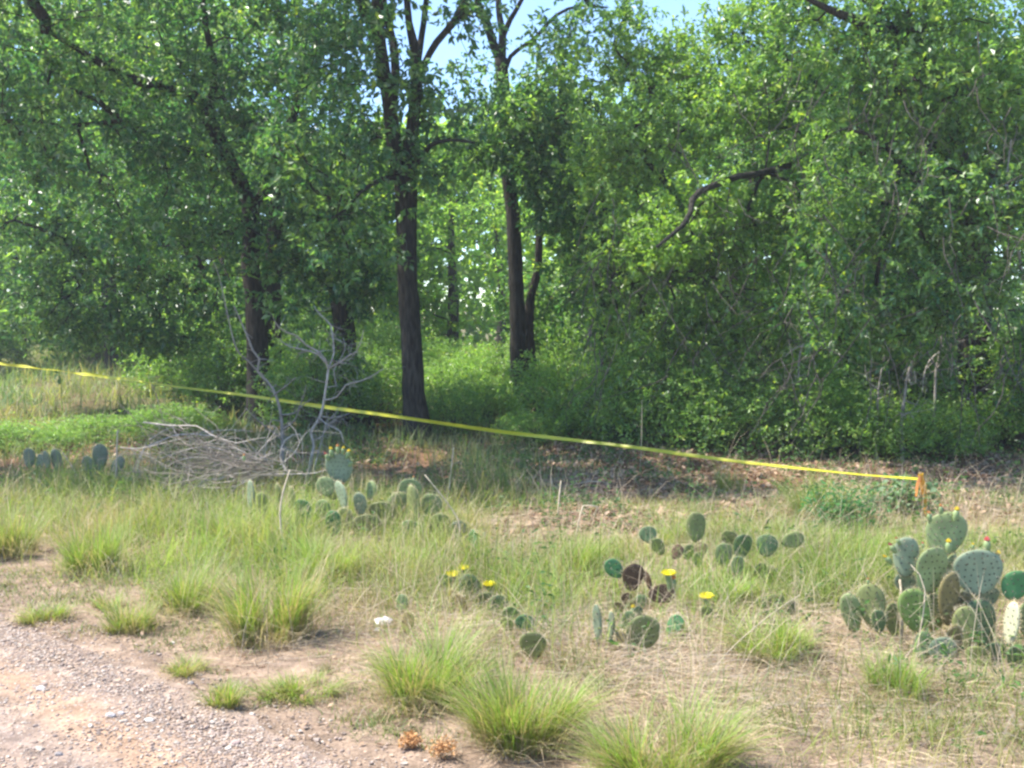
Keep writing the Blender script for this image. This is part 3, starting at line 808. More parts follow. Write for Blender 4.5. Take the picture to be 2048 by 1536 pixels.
# far wood that closes the view: counted by nobody
rng = np.random.default_rng(77)
n = 22000
a = rng.uniform(-.62, .62, n); d = rng.uniform(43, 50, n)
x = np.tan(a) * d; top = 7.5 + 2.2 * vnoise(x, d * 0, 4.0, 21) + 1.2 * vnoise(x, d * 0, 1.2, 22)
z = top * rng.random(n) ** 1.25 - .1
mb = MB()
leaves(mb, np.stack([x, d, z], 1), rng.normal(size=(n, 3)), .55, .7, leafcol(n, .75 + .5 * (vnoise(x, z, 2.5, 23) - .5), rng), rng)
o = mb.build('distant_woods', M_leafb); tag(o, 'distant woods closing the view behind all the trees', kind='stuff')

# ================================================================ ground cover
def scatter(n, ymin, ymax, dens, margin=1.6, p=1.0):
    """random points in the wedge the picture can see plus a margin, kept with probability dens(x, y)"""
    y = ymin + (ymax - ymin) * R.random(n) ** p
    x = (R.random(n) * 2 - 1) * (y * .50 + margin)
    k = R.random(n) < dens(x, y)
    return x[k], y[k]

def gcol(n, a, b, var=.3):
    t = R.random(n)
    return lerp(a, b, t) * (1 + var * (R.random(n) - .5) * 2)[:, None]

GRASS_A = np.array([.165, .30, .060]); GRASS_B = np.array([.33, .42, .10]); GRASS_SHADED = np.array([.10, .20, .085])
STRAW_A = np.array([.53, .41, .27]); STRAW_B = np.array([.66, .54, .39]); STRAW_G = np.array([.42, .36, .30])

CLR = [(G(px, py), r) for px, py, r in [(1290, 1330, .22), (1262, 1240, .13), (1068, 1335, .16), (1320, 1205, .14), (1050, 1285, .16), (1010, 1255, .16), (975, 1225, .16), (940, 1215, .16), (1000, 1290, .14), (1232, 1165, .08), (900, 1190, .08), (1413, 1262, .06), (1880, 1335, .25), (1740, 1290, .16), (2000, 1335, .25)]]
def clearing(x, y):
    k = np.ones(len(x))
    for g, r in CLR:
        k *= 1 - .93 * np.exp(-((x - g[0]) ** 2 + (y - g[1] + .04) ** 2) / (r * r))
    return k
def cover(x, y):
    s = road_s(x, y)
    patch = vnoise(x, y, .55, 31); patch2 = vnoise(x, y, 1.6, 32)
    base = np.clip((s - .30) / 1.2, 0, 1) ** 1.2
    g = base * np.clip(.45 + 1.5 * (patch - .42) + .7 * (patch2 - .45), .04, 1)
    mid = np.exp(-((y - 7.0) / 1.1) ** 2)                      # the lush strip before the shade
    g = np.clip(g * (.55 + 1.2 * mid + .4 * (y > 7)), 0, 1)
    lit = np.clip((y - 7.2) / .8, 0, 1) * np.clip((x + .3) / 1.2, 0, 1) * np.clip((13 - y) / 1, 0, 1)   # bare leaf litter on the right
    return g * (1 - .48 * lit) * clearing(x, y)

def green(n, ymin, ymax, hmin, hmax, w, p=1.0, dmul=1.0, segs=2):
    x, y = scatter(n, ymin, ymax, lambda a, b: cover(a, b) * dmul, p=p)
    m = len(x)
    h = (hmin + (hmax - hmin) * R.random(m) ** 1.6) * (.7 + .6 * vnoise(x, y, .4, 33))
    s = road_s(x, y); h *= np.clip(.35 + s * .35, .3, 1)
    h *= 1 - .62 * np.clip((y - 6.5) / .9, 0, 1) * np.clip((x + .2) / .8, 0, 1) * np.clip((14 - y) / 2, 0, 1)
    c = gcol(m, GRASS_A, GRASS_B)
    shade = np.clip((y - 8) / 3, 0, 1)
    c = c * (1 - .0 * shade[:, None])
    c = lerp(c, np.tile(GRASS_SHADED, (m, 1)), .6 * shade)  # shade under the oaks painted into the grass colour
    pt = vnoise(x, y, .9, 81) * .6 + vnoise(x, y, .3, 82) * .4
    c = lerp(c, np.tile([.41, .37, .14], (m, 1)) * (.8 + .4 * R.random(m))[:, None], (pt - .42) * 2.2)
    c = c * (.72 + .5 * vnoise(x, y, .5, 83))[:, None]
    dry = R.random(m) < .16 + .3 * np.clip((pt - .5) * 3, 0, 1)
    ct = c.copy(); ct[dry] = STRAW_A
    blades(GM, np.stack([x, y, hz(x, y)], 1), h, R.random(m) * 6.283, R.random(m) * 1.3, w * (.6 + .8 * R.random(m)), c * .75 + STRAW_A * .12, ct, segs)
GM = MB()
green(90000, 3.4, 8.5, .05, .32, .0034)
green(80000, 5.6, 9.5, .10, .46, .0042)
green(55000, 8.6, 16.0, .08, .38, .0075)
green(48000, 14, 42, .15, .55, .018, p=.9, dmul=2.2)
# creeping short turf between the tufts close to the road
x, y = scatter(45000, 3.9, 8.0, lambda a, b: np.clip((vnoise(a, b, .22, 35) - .5) * 5, 0, 1) * (road_s(a, b) > .08 + .2 * vnoise(a, b, .3, 36)))
m = len(x)
blades(GM, np.stack([x, y, hz(x, y)], 1), .015 + .04 * R.random(m), R.random(m) * 6.283, .5 + R.random(m) * 1.5, .004 + R.random(m) * .003, gcol(m, [.16, .16, .07], [.13, .18, .06]), gcol(m, [.20, .21, .09], [.15, .22, .06]), 2)
# ragged small clumps that tie the tufts together
cx, cy = scatter(1500, 3.9, 9, lambda a, b: np.clip((road_s(a, b) - .06) / .2, 0, 1) * np.clip(.35 + 1.3 * (vnoise(a, b, .8, 38) - .35), .1, 1), margin=1.0)
nc = len(cx); per = 55
cs = .03 + .08 * R.random(nc); chh = .03 + .13 * R.random(nc) ** 1.6 * np.clip(road_s(cx, cy) / 1.0, .3, 1.3); ctone = R.random(nc)
x = (cx[:, None] + R.normal(size=(nc, per)) * cs[:, None]).ravel(); y = (cy[:, None] + R.normal(size=(nc, per)) * cs[:, None] * .8).ravel()
m = nc * per; hh = np.repeat(chh, per) * (.4 + R.random(m)); tn = np.repeat(ctone, per)
c1_ = lerp([.22, .20, .085], [.16, .27, .07], np.clip(tn + R.normal(size=m) * .2, 0, 1)); dry = R.random(m) < .25; c1_[dry] = STRAW_G
keep = road_s(x, y) > .02
blades(GM, np.stack([x, y, hz(x, y)], 1)[keep], hh[keep], (R.random(m) * 6.283)[keep], (.3 + R.random(m) * 1.3)[keep], (.0026 + .002 * R.random(m))[keep], c1_[keep] * .85, c1_[keep], 2)
o = GM.build('grass', M_grass); tag(o, 'mixed green grass growing through the verge', kind='stuff')

# low broad-leaved weeds in the mid strip and shade
x, y = scatter(8500, 3.5, 14, lambda a, b: np.clip((vnoise(a, b, .5, 41) - .45) * 4, 0, 1) * np.clip((road_s(a, b) - 1.2), 0, 1) * (.45 + .55 * (b > 7.5)))
WM = MB(); m = len(x)
k = 9
st = np.stack([x, y, hz(x, y)], 1)
hh = .06 + .22 * R.random(m)
c = st[:, None] + np.stack([R.normal(size=(m, k)) * .03, R.normal(size=(m, k)) * .03, hh[:, None] * R.random((m, k))], -1)
dr = R.normal(size=(m, k, 3)) * [1, 1, .35] + [0, 0, .15]
cc = np.repeat(gcol(m, [.07, .15, .05], [.11, .21, .06]), k, 0)
leaves(WM, c.reshape(-1, 3), dr.reshape(-1, 3), .040, .42, cc, R)
o = WM.build('low_weeds', M_grass); tag(o, 'small broad-leaved weeds mixed into the grass', kind='stuff')

# dry straw: standing stalks and a lying thatch
def strawdens(a, b):
    s = road_s(a, b)
    return np.clip((s - .25) / .8, 0, 1) * np.clip(.6 + 1.6 * (vnoise(a, b, .6, 51) - .4), .12, 1) * np.clip((10.2 - b) / 2, .12, 1)
DM = MB()
x, y = scatter(172000, 3.45, 10.5, strawdens, margin=.8, p=1.4); m = len(x)
L = .06 + .26 * R.random(m) ** 2
az = R.normal(0, 1, m) * .9 + np.where(R.random(m) < .5, .35, np.pi + .2)
z = hz(x, y) + .004 + .05 * R.random(m) ** 2 * np.clip(road_s(x, y) - .5, 0, 1)
# lying: long nearly horizontal curved blades
dirv = np.stack([np.cos(az), np.sin(az), (R.random(m) - .35) * .35], 1)
sd = np.stack([-np.sin(az), np.cos(az), np.zeros(m)], 1) * .5 + np.array([0, 0, .5])
w = (.0007 + .0012 * R.random(m))[:, None]
r0 = np.stack([x, y, z], 1); bend = R.normal(size=(m, 1)) * .18
mid = r0 + dirv * L[:, None] * .5 + np.stack([-np.sin(az), np.cos(az), np.abs(R.normal(size=m)) * .4], 1) * bend * L[:, None] * .5
tip = r0 + dirv * L[:, None]
v = np.stack([r0 - sd * w, r0 + sd * w, mid - sd * w, mid + sd * w, tip], 1).reshape(-1, 3)
k = np.arange(m)[:, None] * 5
c = lerp(STRAW_A, STRAW_B, R.random(m)) * (.6 + .7 * R.random(m))[:, None]
gr = R.random(m) < .25; c[gr] = STRAW_G * (.5 + .7 * R.random(gr.sum()))[:, None]
DM.add(v, [k + np.array([[0, 1, 3, 2]]), k + np.array([[2, 3, 4]])], np.repeat(c, 5, 0))
x, y = scatter(34000, 4.2, 12, lambda a, b: clearing(a, b) * strawdens(a, b) * (.3 + .7 * (vnoise(a, b, .3, 52) > .5))); m = len(x)
blades(DM, np.stack([x, y, hz(x, y)], 1), .10 + .48 * R.random(m) ** 1.8, R.random(m) * 6.283, .2 + R.random(m) * 1.2, .0016 + .0018 * R.random(m), lerp(STRAW_A, STRAW_G, R.random(m)), lerp(STRAW_B, STRAW_A, R.random(m)), 3)
# short broken bits right up to the gravel
x, y = scatter(60000, 3.8, 7.5, lambda a, b: (road_s(a, b) > -.05) * np.clip(1.4 - road_s(a, b) / 1.6, 0, 1) * np.clip(.4 + 1.4 * (vnoise(a, b, .25, 55) - .4), .1, 1), margin=.8); m = len(x)
az = R.random(m) * 6.283; L = .012 + .05 * R.random(m) ** 2
r0 = np.stack([x, y, hz(x, y) + .005 + .008 * R.random(m)], 1); dv = np.stack([np.cos(az), np.sin(az), R.normal(size=m) * .12], 1) * L[:, None]
sd = np.stack([-np.sin(az), np.cos(az), np.full(m, .3)], 1) * (.0010 + .0025 * R.random(m) ** 2)[:, None]
c = lerp([.20, .13, .09], [.52, .42, .32], R.random(m))
DM.add(np.stack([r0 - sd, r0 + sd, r0 + dv + sd * .5], 1).reshape(-1, 3), np.arange(m)[:, None] * 3 + np.array([[0, 1, 2]]), np.repeat(c, 3, 0))
o = DM.build('dry_grass', M_straw); tag(o, 'bleached dry straw lying and standing among the green grass', kind='stuff')

# brown leaf litter under the oaks and a little on the verge
LM = MB()
x, y = scatter(46000, 7.3, 16, lambda a, b: np.clip((b - 7.2) / .8, 0, 1) * np.where(a > -.5, 1, .25)); m = len(x)
x2, y2 = scatter(9000, 3.9, 8.2, lambda a, b: np.clip(road_s(a, b) / .8, 0, 1) * (.25 + .5 * (vnoise(a, b, .4, 61) > .5)))
x = np.concatenate([x, x2]); y = np.concatenate([y, y2]); m2 = len(x)
c = lerp([.22, .13, .08], [.46, .33, .23], R.random(m2)) * (.6 + .8 * R.random(m2))[:, None]
dr = R.normal(size=(m2, 3)) * [1, 1, .25]
ln = np.where(np.arange(m2) < m, .062, .028)
leaves(LM, np.stack([x, y, hz(x, y) + .006 + .01 * R.random(m2)], 1), dr, ln, .5, c, R, fold=.4, droop=-.2)
o = LM.build('leaf_litter', M_litter); tag(o, 'brown fallen oak leaves lying under the trees', kind='stuff')

# ---------------------------------------------------------------- grass tufts
def tuft(px, py, wpx, hpx, label, n=700, yellow=.3, name='grass_tuft', stalks=6, bright=1.0):
    b = G(px, py); d = b[1]; n = int(n * 1.7)
    r = wpx / 2 / F * d; H = hpx / F * d * 1.45
    mb = MB()
    # several crowded culm bunches of unequal height make one ragged tuft
    nb = 8 + R.integers(0, 5)
    ca = R.random(nb) * 6.283; cr = r * .78 * np.sqrt(R.random(nb)); ch = .45 + .65 * R.random(nb)
    which = R.integers(0, nb, n)
    q = r * .16 * np.abs(R.normal(size=n)); qa = R.random(n) * 6.283
    rx = cr[which] * np.cos(ca[which]) + q * np.cos(qa); ry = (cr[which] * np.sin(ca[which]) + q * np.sin(qa)) * .8
    rr = np.hypot(rx, ry); a = np.arctan2(ry, rx)
    root = np.stack([b[0] + rx, b[1] + ry, np.zeros(n)], 1)
    root[:, 2] = hz(root[:, 0], root[:, 1]) - .004
    h = H * ch[which] * (.25 + .85 * R.random(n) ** .7)
    long_ = R.random(n) < .06; h[long_] *= 1.45
    az = a + R.normal(size=n) * 1.1
    lean = np.clip(rr / r * .9 + R.random(n) * .8 + .25 * (R.random(n) < .2), 0, 1.7) * min(1.15, .8 * r / H + .2)
    cb = lerp(GRASS_A * .9, GRASS_B, R.random(n)) * bright
    yl = R.random(n) < yellow
    cb[yl] = lerp([.26, .24, .09], [.32, .22, .10], R.random(yl.sum()))
    ct = lerp(GRASS_A, GRASS_B * 1.1, R.random(n)) * bright
    dr = R.random(n) < .12 + .25 * R.random(); ct[dr] = STRAW_A; cb[dr] = STRAW_A * .7
    blades(mb, root, h, az, lean, .0022 + .0018 * R.random(n), cb, ct, 3)
    k = int(n * .25)
    a = R.random(k) * 6.283; rr = r * .9 * np.sqrt(R.random(k))
    root = np.stack([b[0] + rr * np.cos(a), b[1] + rr * np.sin(a), np.zeros(k)], 1); root[:, 2] = hz(root[:, 0], root[:, 1])
    blades(mb, root, H * (.15 + .7 * R.random(k) ** 2), a + R.normal(size=k), .6 + R.random(k) * 1.2, np.full(k, .0024), gcol(k, STRAW_G, STRAW_A), gcol(k, STRAW_A, STRAW_B), 3)
    o = mb.build(name, M_grass, offset=b)
    tag(o, label, 'grass tuft', 'bunch grass tufts on the road verge')
tuft(540, 1282, 175, 135, 'bright upright grass tuft standing alone between the road and the yellow flowers', 1100)
tuft(200, 1150, 135, 100, 'rounded grass tuft near the left edge, third row back from the road', 800)
tuft(28, 1112, 120, 100, 'grass tuft cut by the left picture edge above the road', 700, .45)
tuft(368, 1222, 140, 85, 'wide yellowish grass tuft left of the bright upright one', 750, .5)
tuft(262, 1262, 110, 60, 'low yellowish tuft just downhill of the wide yellowish one', 450, .5)
tuft(848, 1405, 210, 125, 'broad soft green tuft below the left chain of cactus pads', 1300, .2)
tuft(1045, 1490, 220, 140, 'large spreading tuft with yellow-orange base at the bottom middle', 1200, .4)
tuft(1330, 1560, 260, 130, 'green tuft cut by the bottom edge right of the middle', 1100, .3)
tuft(655, 1150, 150, 75, 'bright green tuft in front of the dead brush pile', 700, .1, bright=1.2)
tuft(815, 1150, 120, 60, 'short bright tuft left of the twin yellow flowers', 500, .1, bright=1.15)
tuft(1445, 1215, 120, 55, 'fresh green tuft around the lone yellow flower', 700, .1, bright=1.15)
tuft(455, 1090, 110, 60, 'small tuft below the grey lying twigs', 400, .4)
tuft(1140, 1150, 110, 70, 'yellowish tuft between the two flowering cactus chains', 450, .3)
tuft(1560, 1310, 170, 75, 'bright low tuft left of the large cactus clump', 800, .15, bright=1.15)
tuft(1790, 1395, 120, 90, 'thin green tuft in front of the large cactus clump', 400, .2)
tuft(1350, 1085, 130, 50, 'bright tuft behind the brown cactus pads', 450, .1, bright=1.15)
tuft(600, 1385, 190, 45, 'flat olive tuft at the road edge near the bottom middle', 500, .45)
tuft(445, 1410, 90, 50, 'small olive tuft on the very edge of the gravel', 300, .5)
tuft(370, 1345, 110, 35, 'flat olive tuft beside the gravel left of the middle', 300, .5)
tuft(95, 1240, 130, 45, 'flat olive tuft at the road edge near the left side', 350, .5)
tuft(215, 1215, 60, 35, 'tiny tuft between the rounded tuft and the road', 150, .4)
tuft(1640, 1040, 110, 95, 'tall green grass clump behind the middle cactus group near the stake', 500, .1)
tuft(1460, 985, 60, 70, 'lone upright grass clump on the leaf litter under the tape', 160, .1)

# ---------------------------------------------------------------- loose stones
for (px, py, w, lab, col) in [
    (1198, 1228, 0, None, None),
    (82, 1385, 20, 'pale flat stone on the gravel near the left edge', (.5, .45, .42)),
    (222, 1440, 22, 'grey stone on the gravel beside the dusty strip', (.42, .38, .36)),
    (242, 1436, 15, 'small grey stone touching the larger grey one on the gravel', (.40, .36, .34)),
    (118, 1518, 18, 'dark grey stone near the bottom left corner', (.28, .25, .24)),
    (300, 1452, 20, 'whitish stone on the gravel right of the grey ones', (.6, .53, .46)),
    (382, 1368, 16, 'grey stone half in the verge above the gravel', (.38, .34, .31)),
    (470, 1500, 22, 'broad pinkish stone on the gravel near the bottom edge', (.42, .31, .27)),
    (344, 1288, 14, 'small pale stone below the wide yellowish tuft', (.6, .54, .47)),
    (768, 1250, 44, 'whitish rock lying in the straw between tuft and cactus chain', (.62, .60, .60)),
    (757, 1262, 22, 'smaller whitish rock touching the larger one in the straw', (.58, .55, .53)),
    (1328, 952, 12, 'small bluish-white object on the leaf litter under the tape', (.7, .74, .8)),  # unidentified pale object built in stone shape
    (505, 1430, 14, 'small pale stone on the road edge near the flat olive tuft', (.55, .47, .42)),
    (1290, 1322, 26, 'tan flat stone under the largest green pad', (.5, .42, .32))]:
    if not w: continue
    b = G(px, py); d = b[1]
    if road_s(b[0], b[1]) < 0: b[2] = road_z(b[0], b[1])
    mb = MB(); mb.smooth = False
    sz = w / F * d
    v = ICO * (1 + (R.random((12, 1)) - .5) * .35)
    # one subdivision for a less crystalline look
    vv = list(v); cache = {}
    def midp(i, j):
        key = (min(i, j), max(i, j))
        if key not in cache:
            q = (vv[i] + vv[j]) / 2; q = q * (1.10 + (R.random() - .5) * .12); vv.append(q); cache[key] = len(vv) - 1
        return cache[key]
    ff = []
    for (i, j, k) in ICOF:
        a_, b_, c_ = midp(i, j), midp(j, k), midp(k, i)
        ff += [[i, a_, c_], [j, b_, a_], [k, c_, b_], [a_, b_, c_]]
    vv = np.array(vv) * sz / 2 * np.array([1, .8, .55]) + b + [0, 0, sz * .12]
    mb.add(vv, np.array(ff), col)
    o = mb.build('stone', M_stone, offset=b); tag(o, lab, 'stone', 'loose stones')

# ---------------------------------------------------------------- dead brush
def deadline(mb, pl, d, wpx, sides=5, twigs=0, step=.06, col=(.40, .35, .31), tl=.12):
    d = np.broadcast_to(np.asarray(d, float), (len(pl),))
    pts = PL(pl, d); w = np.linspace(wpx[0], wpx[1], len(pl)) / 2 / F * d
    p, r = spline(pts, w, step)
    tube(mb, p, r, sides, col, rough=.12)
    for _ in range(twigs):
        k = R.integers(len(p) // 4, len(p)); q = p[k]
        a = R.normal(size=3) * [1, .6, .8]; a /= np.linalg.norm(a); L = tl * (.4 + R.random())
        pts2 = [q, q + a * L * .5 + R.normal(size=3) * L * .1, q + a * L + R.normal(size=3) * L * .15]
        tube(mb, *spline(pts2, [r[k] * .5, r[k] * .4, .001], .05), 3, np.array(col) * (.8 + .3 * R.random()))
d0 = 9.6
b = G(617, 985)
sap = thing('dead_sapling', P(617, 985, d0) * [1, 1, 0] + [0, 0, float(hz(P(617, 985, d0)[0], d0))], 'forked grey dead sapling standing behind the brush pile', 'dead sapling', 'standing dead saplings')
mb = MB(); mb.smooth = True
deadline(mb, [(615, 1000), (617, 945), (628, 890), (622, 866), (642, 828), (651, 780), (657, 736)], d0, (6.5, 4.8), 7, 4)
mb.build('trunk', M_deadwood, sap)
for pl, ww, dd in [
    ([(657, 738), (650, 718), (638, 704), (612, 690), (595, 672), (572, 664), (558, 655), (550, 643)], (6, 2.5), (d0, d0 - .3)),
    ([(655, 730), (635, 708), (606, 699), (581, 694), (570, 688), (560, 680)], (5, 2), (d0, d0 + .2)),
    ([(657, 736), (668, 705), (664, 664), (662, 650), (650, 638), (634, 622), (628, 612)], (5, 2), (d0, d0 + .3)),
    ([(660, 736), (680, 724), (700, 710), (712, 704), (722, 685), (727, 660)], (5, 2), (d0, d0 - .2)),
    ([(648, 800), (674, 794), (692, 770), (715, 764), (737, 756), (755, 745), (766, 738)], (5, 2), (d0, d0 - .3)),
    ([(642, 832), (660, 836), (680, 833), (698, 827)], (4, 1.6), (d0, d0 + .1)),
    ([(652, 775), (672, 772), (668, 740), (690, 700), (686, 675)], (3.5, 1.4), (d0, d0 + .2)),
    ([(625, 880), (645, 872), (660, 845), (672, 838)], (4, 1.5), (d0, d0 - .2)),
    ([(638, 835), (655, 850), (680, 862), (687, 885)], (4, 2), (d0, d0 - .3)),
    ([(628, 945), (637, 905), (646, 870), (655, 840)], (5, 2), (d0 + .05, d0 + .1))]:
    mb = MB(); mb.smooth = True
    deadline(mb, pl, np.linspace(dd[0], dd[1], len(pl)), (ww[0] * .8, ww[1] * .75), 5, 14, tl=.16, col=(.34, .30, .265))
    mb.build('branch', M_deadwood, sap)
sap2 = thing('dead_sapling', G(575, 968), 'dark thin dead sapling leaning left behind the brush pile', 'dead sapling', 'standing dead saplings')
mb = MB(); mb.smooth = True
deadline(mb, [(572, 968), (566, 900), (562, 830), (545, 776), (515, 742), (519, 718), (505, 700), (497, 678), (485, 650), (468, 612)], 9.9, (8, 2), 5, 26, col=(.27, .24, .21))
mb.build('trunk', M_deadwood, sap2)
for pl in [[(548, 790), (575, 770), (590, 755)], [(562, 830), (590, 826), (605, 800), (612, 770)], [(515, 742), (495, 720), (470, 690), (440, 560), (425, 520)], [(566, 880), (540, 860), (510, 835), (490, 815)], [(565, 860), (590, 840), (600, 815), (620, 800)]]:
    mb = MB(); mb.smooth = True
    deadline(mb, pl, np.linspace(9.9, 9.6, len(pl)), (4, 1.5), 4, 10, col=(.27, .24, .21)); mb.build('branch', M_deadwood, sap2)

dB_ = 8.9
pile = thing('brush_pile', G(480, 1010), 'heap of grey lying dead branches spreading left from the standing dead sapling', 'brush pile')
MAIN = [
 [(400, 976), (440, 976), (472, 972), (505, 955), (530, 948), (588, 948), (630, 946), (652, 940)],
 [(495, 935), (513, 910), (535, 885), (548, 868), (553, 855), (540, 852)],
 [(287, 845), (330, 850), (359, 852), (393, 852), (421, 869), (450, 880), (472, 886), (500, 880), (532, 875)],
 [(290, 895), (318, 884), (345, 872), (380, 868), (424, 871), (425, 862), (470, 860), (505, 863)],
 [(240, 895), (280, 897), (320, 888), (350, 880), (378, 875)],
 [(262, 962), (275, 920), (292, 893), (305, 886)],
 [(298, 880), (330, 860), (352, 852)],
 [(520, 940), (480, 915), (440, 898), (410, 893), (380, 897), (340, 910), (310, 917), (280, 905)],
 [(530, 935), (490, 905), (450, 890), (400, 885)],
 [(515, 945), (460, 930), (410, 915), (360, 920), (330, 935)],
 [(455, 905), (480, 915), (520, 918), (545, 905)],
 [(500, 950), (450, 945), (400, 955), (340, 975), (300, 980)],
 [(510, 955), (470, 975), (430, 1000), (380, 1015), (330, 1018)],
 [(520, 950), (480, 985), (450, 1020), (430, 1050)],
 [(500, 960), (420, 968), (350, 985), (280, 1000), (240, 1005)],
 [(560, 930), (590, 905), (600, 885), (590, 860), (575, 845)],
 [(545, 935), (530, 910), (535, 880)],
 [(575, 945), (560, 915), (570, 880), (600, 868), (605, 900), (606, 940)]]
for i, pl in enumerate(MAIN):
    mb = MB(); mb.smooth = True
    dd = dB_ + R.normal() * .25
    deadline(mb, pl, np.linspace(dd, dd + R.normal() * .25, len(pl)), (3.8 if i < 4 else 2.8, 1.1), 5, 12, tl=.22, col=np.array([.46, .40, .35]) * (.8 + .35 * R.random()))
    mb.build('branch', M_deadwood, pile)
mb = MB()
for i in range(80):
    x0, y0 = 520 + R.normal() * 28, 938 + R.normal() * 18
    ln = 90 + 230 * R.random(); a = R.normal(.06, .32); cv = R.normal() * .5
    pl = []
    for q in range(6):
        t = q / 5; pl.append((x0 - ln * t * math.cos(a), min(y0 + ln * t * math.sin(a) + cv * ln * t * t * .5 - 5 * math.sin(t * 3), 1030)))
        a += R.normal() * .12
    dd = dB_ + R.normal() * .35
    deadline(mb, pl, np.linspace(dd, dd - R.random() * .4, 6), (2.4 + R.random() * 1.2, 1.0), 3, 4, tl=.15, col=np.array([.40, .34, .29]) * (.5 + .7 * R.random()), step=.12)
o = mb.build('fine_twigs', M_deadwood, pile); o['kind'] = 'stuff'

# dead saplings and hanging twigs under the right-hand oaks
DS = [
 ([(1805, 905), (1803, 860), (1808, 800), (1818, 740), (1836, 700), (1850, 660), (1862, 620), (1875, 560)], 11.6, (8, 3), 'pale knotted dead sapling below the drooping right-hand foliage', [[(1815, 745), (1822, 770), (1832, 765), (1828, 742)], [(1830, 700), (1845, 690), (1850, 672)], [(1803, 830), (1820, 825), (1830, 845)], [(1850, 660), (1880, 650), (1900, 640)]]),
 ([(1866, 860), (1870, 800), (1872, 740), (1880, 700), (1885, 640), (1878, 590), (1870, 520)], 11.9, (6, 3), 'forked pale dead sapling hanging right of the knotted one', [[(1882, 690), (1900, 705), (1905, 730), (1901, 755)], [(1884, 700), (1860, 720), (1848, 750), (1845, 785)], [(1885, 640), (1905, 610), (1925, 595)], [(1886, 700), (1915, 680), (1940, 668)], [(1900, 700), (1908, 670), (1918, 640)]]),
 ([(1752, 900), (1755, 840), (1757, 780), (1765, 730), (1770, 700), (1762, 680), (1755, 672)], 11.8, (5.5, 2.5), 'thin dead sapling left of the knotted one with a hooked top', [[(1765, 740), (1780, 715), (1774, 690), (1760, 675)], [(1755, 800), (1770, 790), (1768, 775)], [(1757, 780), (1735, 760), (1730, 730)]]),
 ([(1600, 880), (1602, 800), (1597, 740), (1602, 700), (1612, 680), (1620, 660), (1618, 600)], 12.0, (6, 3), 'grey dead sapling with bright side twigs under the broad oak', [[(1610, 690), (1590, 697), (1575, 708), (1570, 714)], [(1615, 690), (1622, 710), (1632, 730)], [(1612, 680), (1602, 672)], [(1600, 760), (1590, 750)]]),
 ([(2046, 560), (2040, 520), (2030, 470), (2018, 420), (2015, 350), (2022, 280)], 10.9, (7, 4), 'pale bare stem hanging down at the right picture edge', [[(2030, 470), (2010, 440), (2000, 400)]]),
 ([(1185, 780), (1175, 730), (1182, 700), (1178, 660), (1185, 640)], 14.6, (8, 5), 'pale broken dead stem between the slender pair and the half-hidden trunk', [[(1178, 700), (1160, 710), (1150, 745)]]),
 ([(1798, 640), (1790, 600), (1795, 560), (1800, 520)], 11.2, (5, 2), 'reddish bare twig hanging from the old right oak', [[(1798, 640), (1805, 625), (1800, 600)], [(1792, 610), (1810, 600), (1812, 570)]]),
]
for pl, dd, ww, lab, brs in DS:
    bp = P(pl[0][0], pl[0][1], dd)
    gz = float(hz(bp[0], bp[1]))
    if bp[2] < 1.2 and 'hanging' not in lab.split(' ')[2:4]:
        pl = list(pl)
    s_ = thing('dead_sapling', (bp[0], bp[1], max(gz, 0)), lab, 'dead sapling', 'standing dead saplings')
    mb = MB(); mb.smooth = True
    deadline(mb, pl, dd, ww, 6, 14, col=(.28, .25, .22), tl=.3)
    if bp[2] < .9:
        tube(mb, [np.array([bp[0], bp[1], gz - .05]), bp], [ww[0] * .6 / F * dd, ww[0] * .5 / F * dd], 6, (.36, .32, .28))
    mb.build('trunk', M_deadwood, s_)
    for bpl in brs:
        mb = MB(); mb.smooth = True
        deadline(mb, bpl, np.linspace(dd, dd - .15, len(bpl)), (ww[0] * .6, 1.6), 5, 7, col=(.42, .37, .33), tl=.2)
        mb.build('branch', M_deadwood, s_)

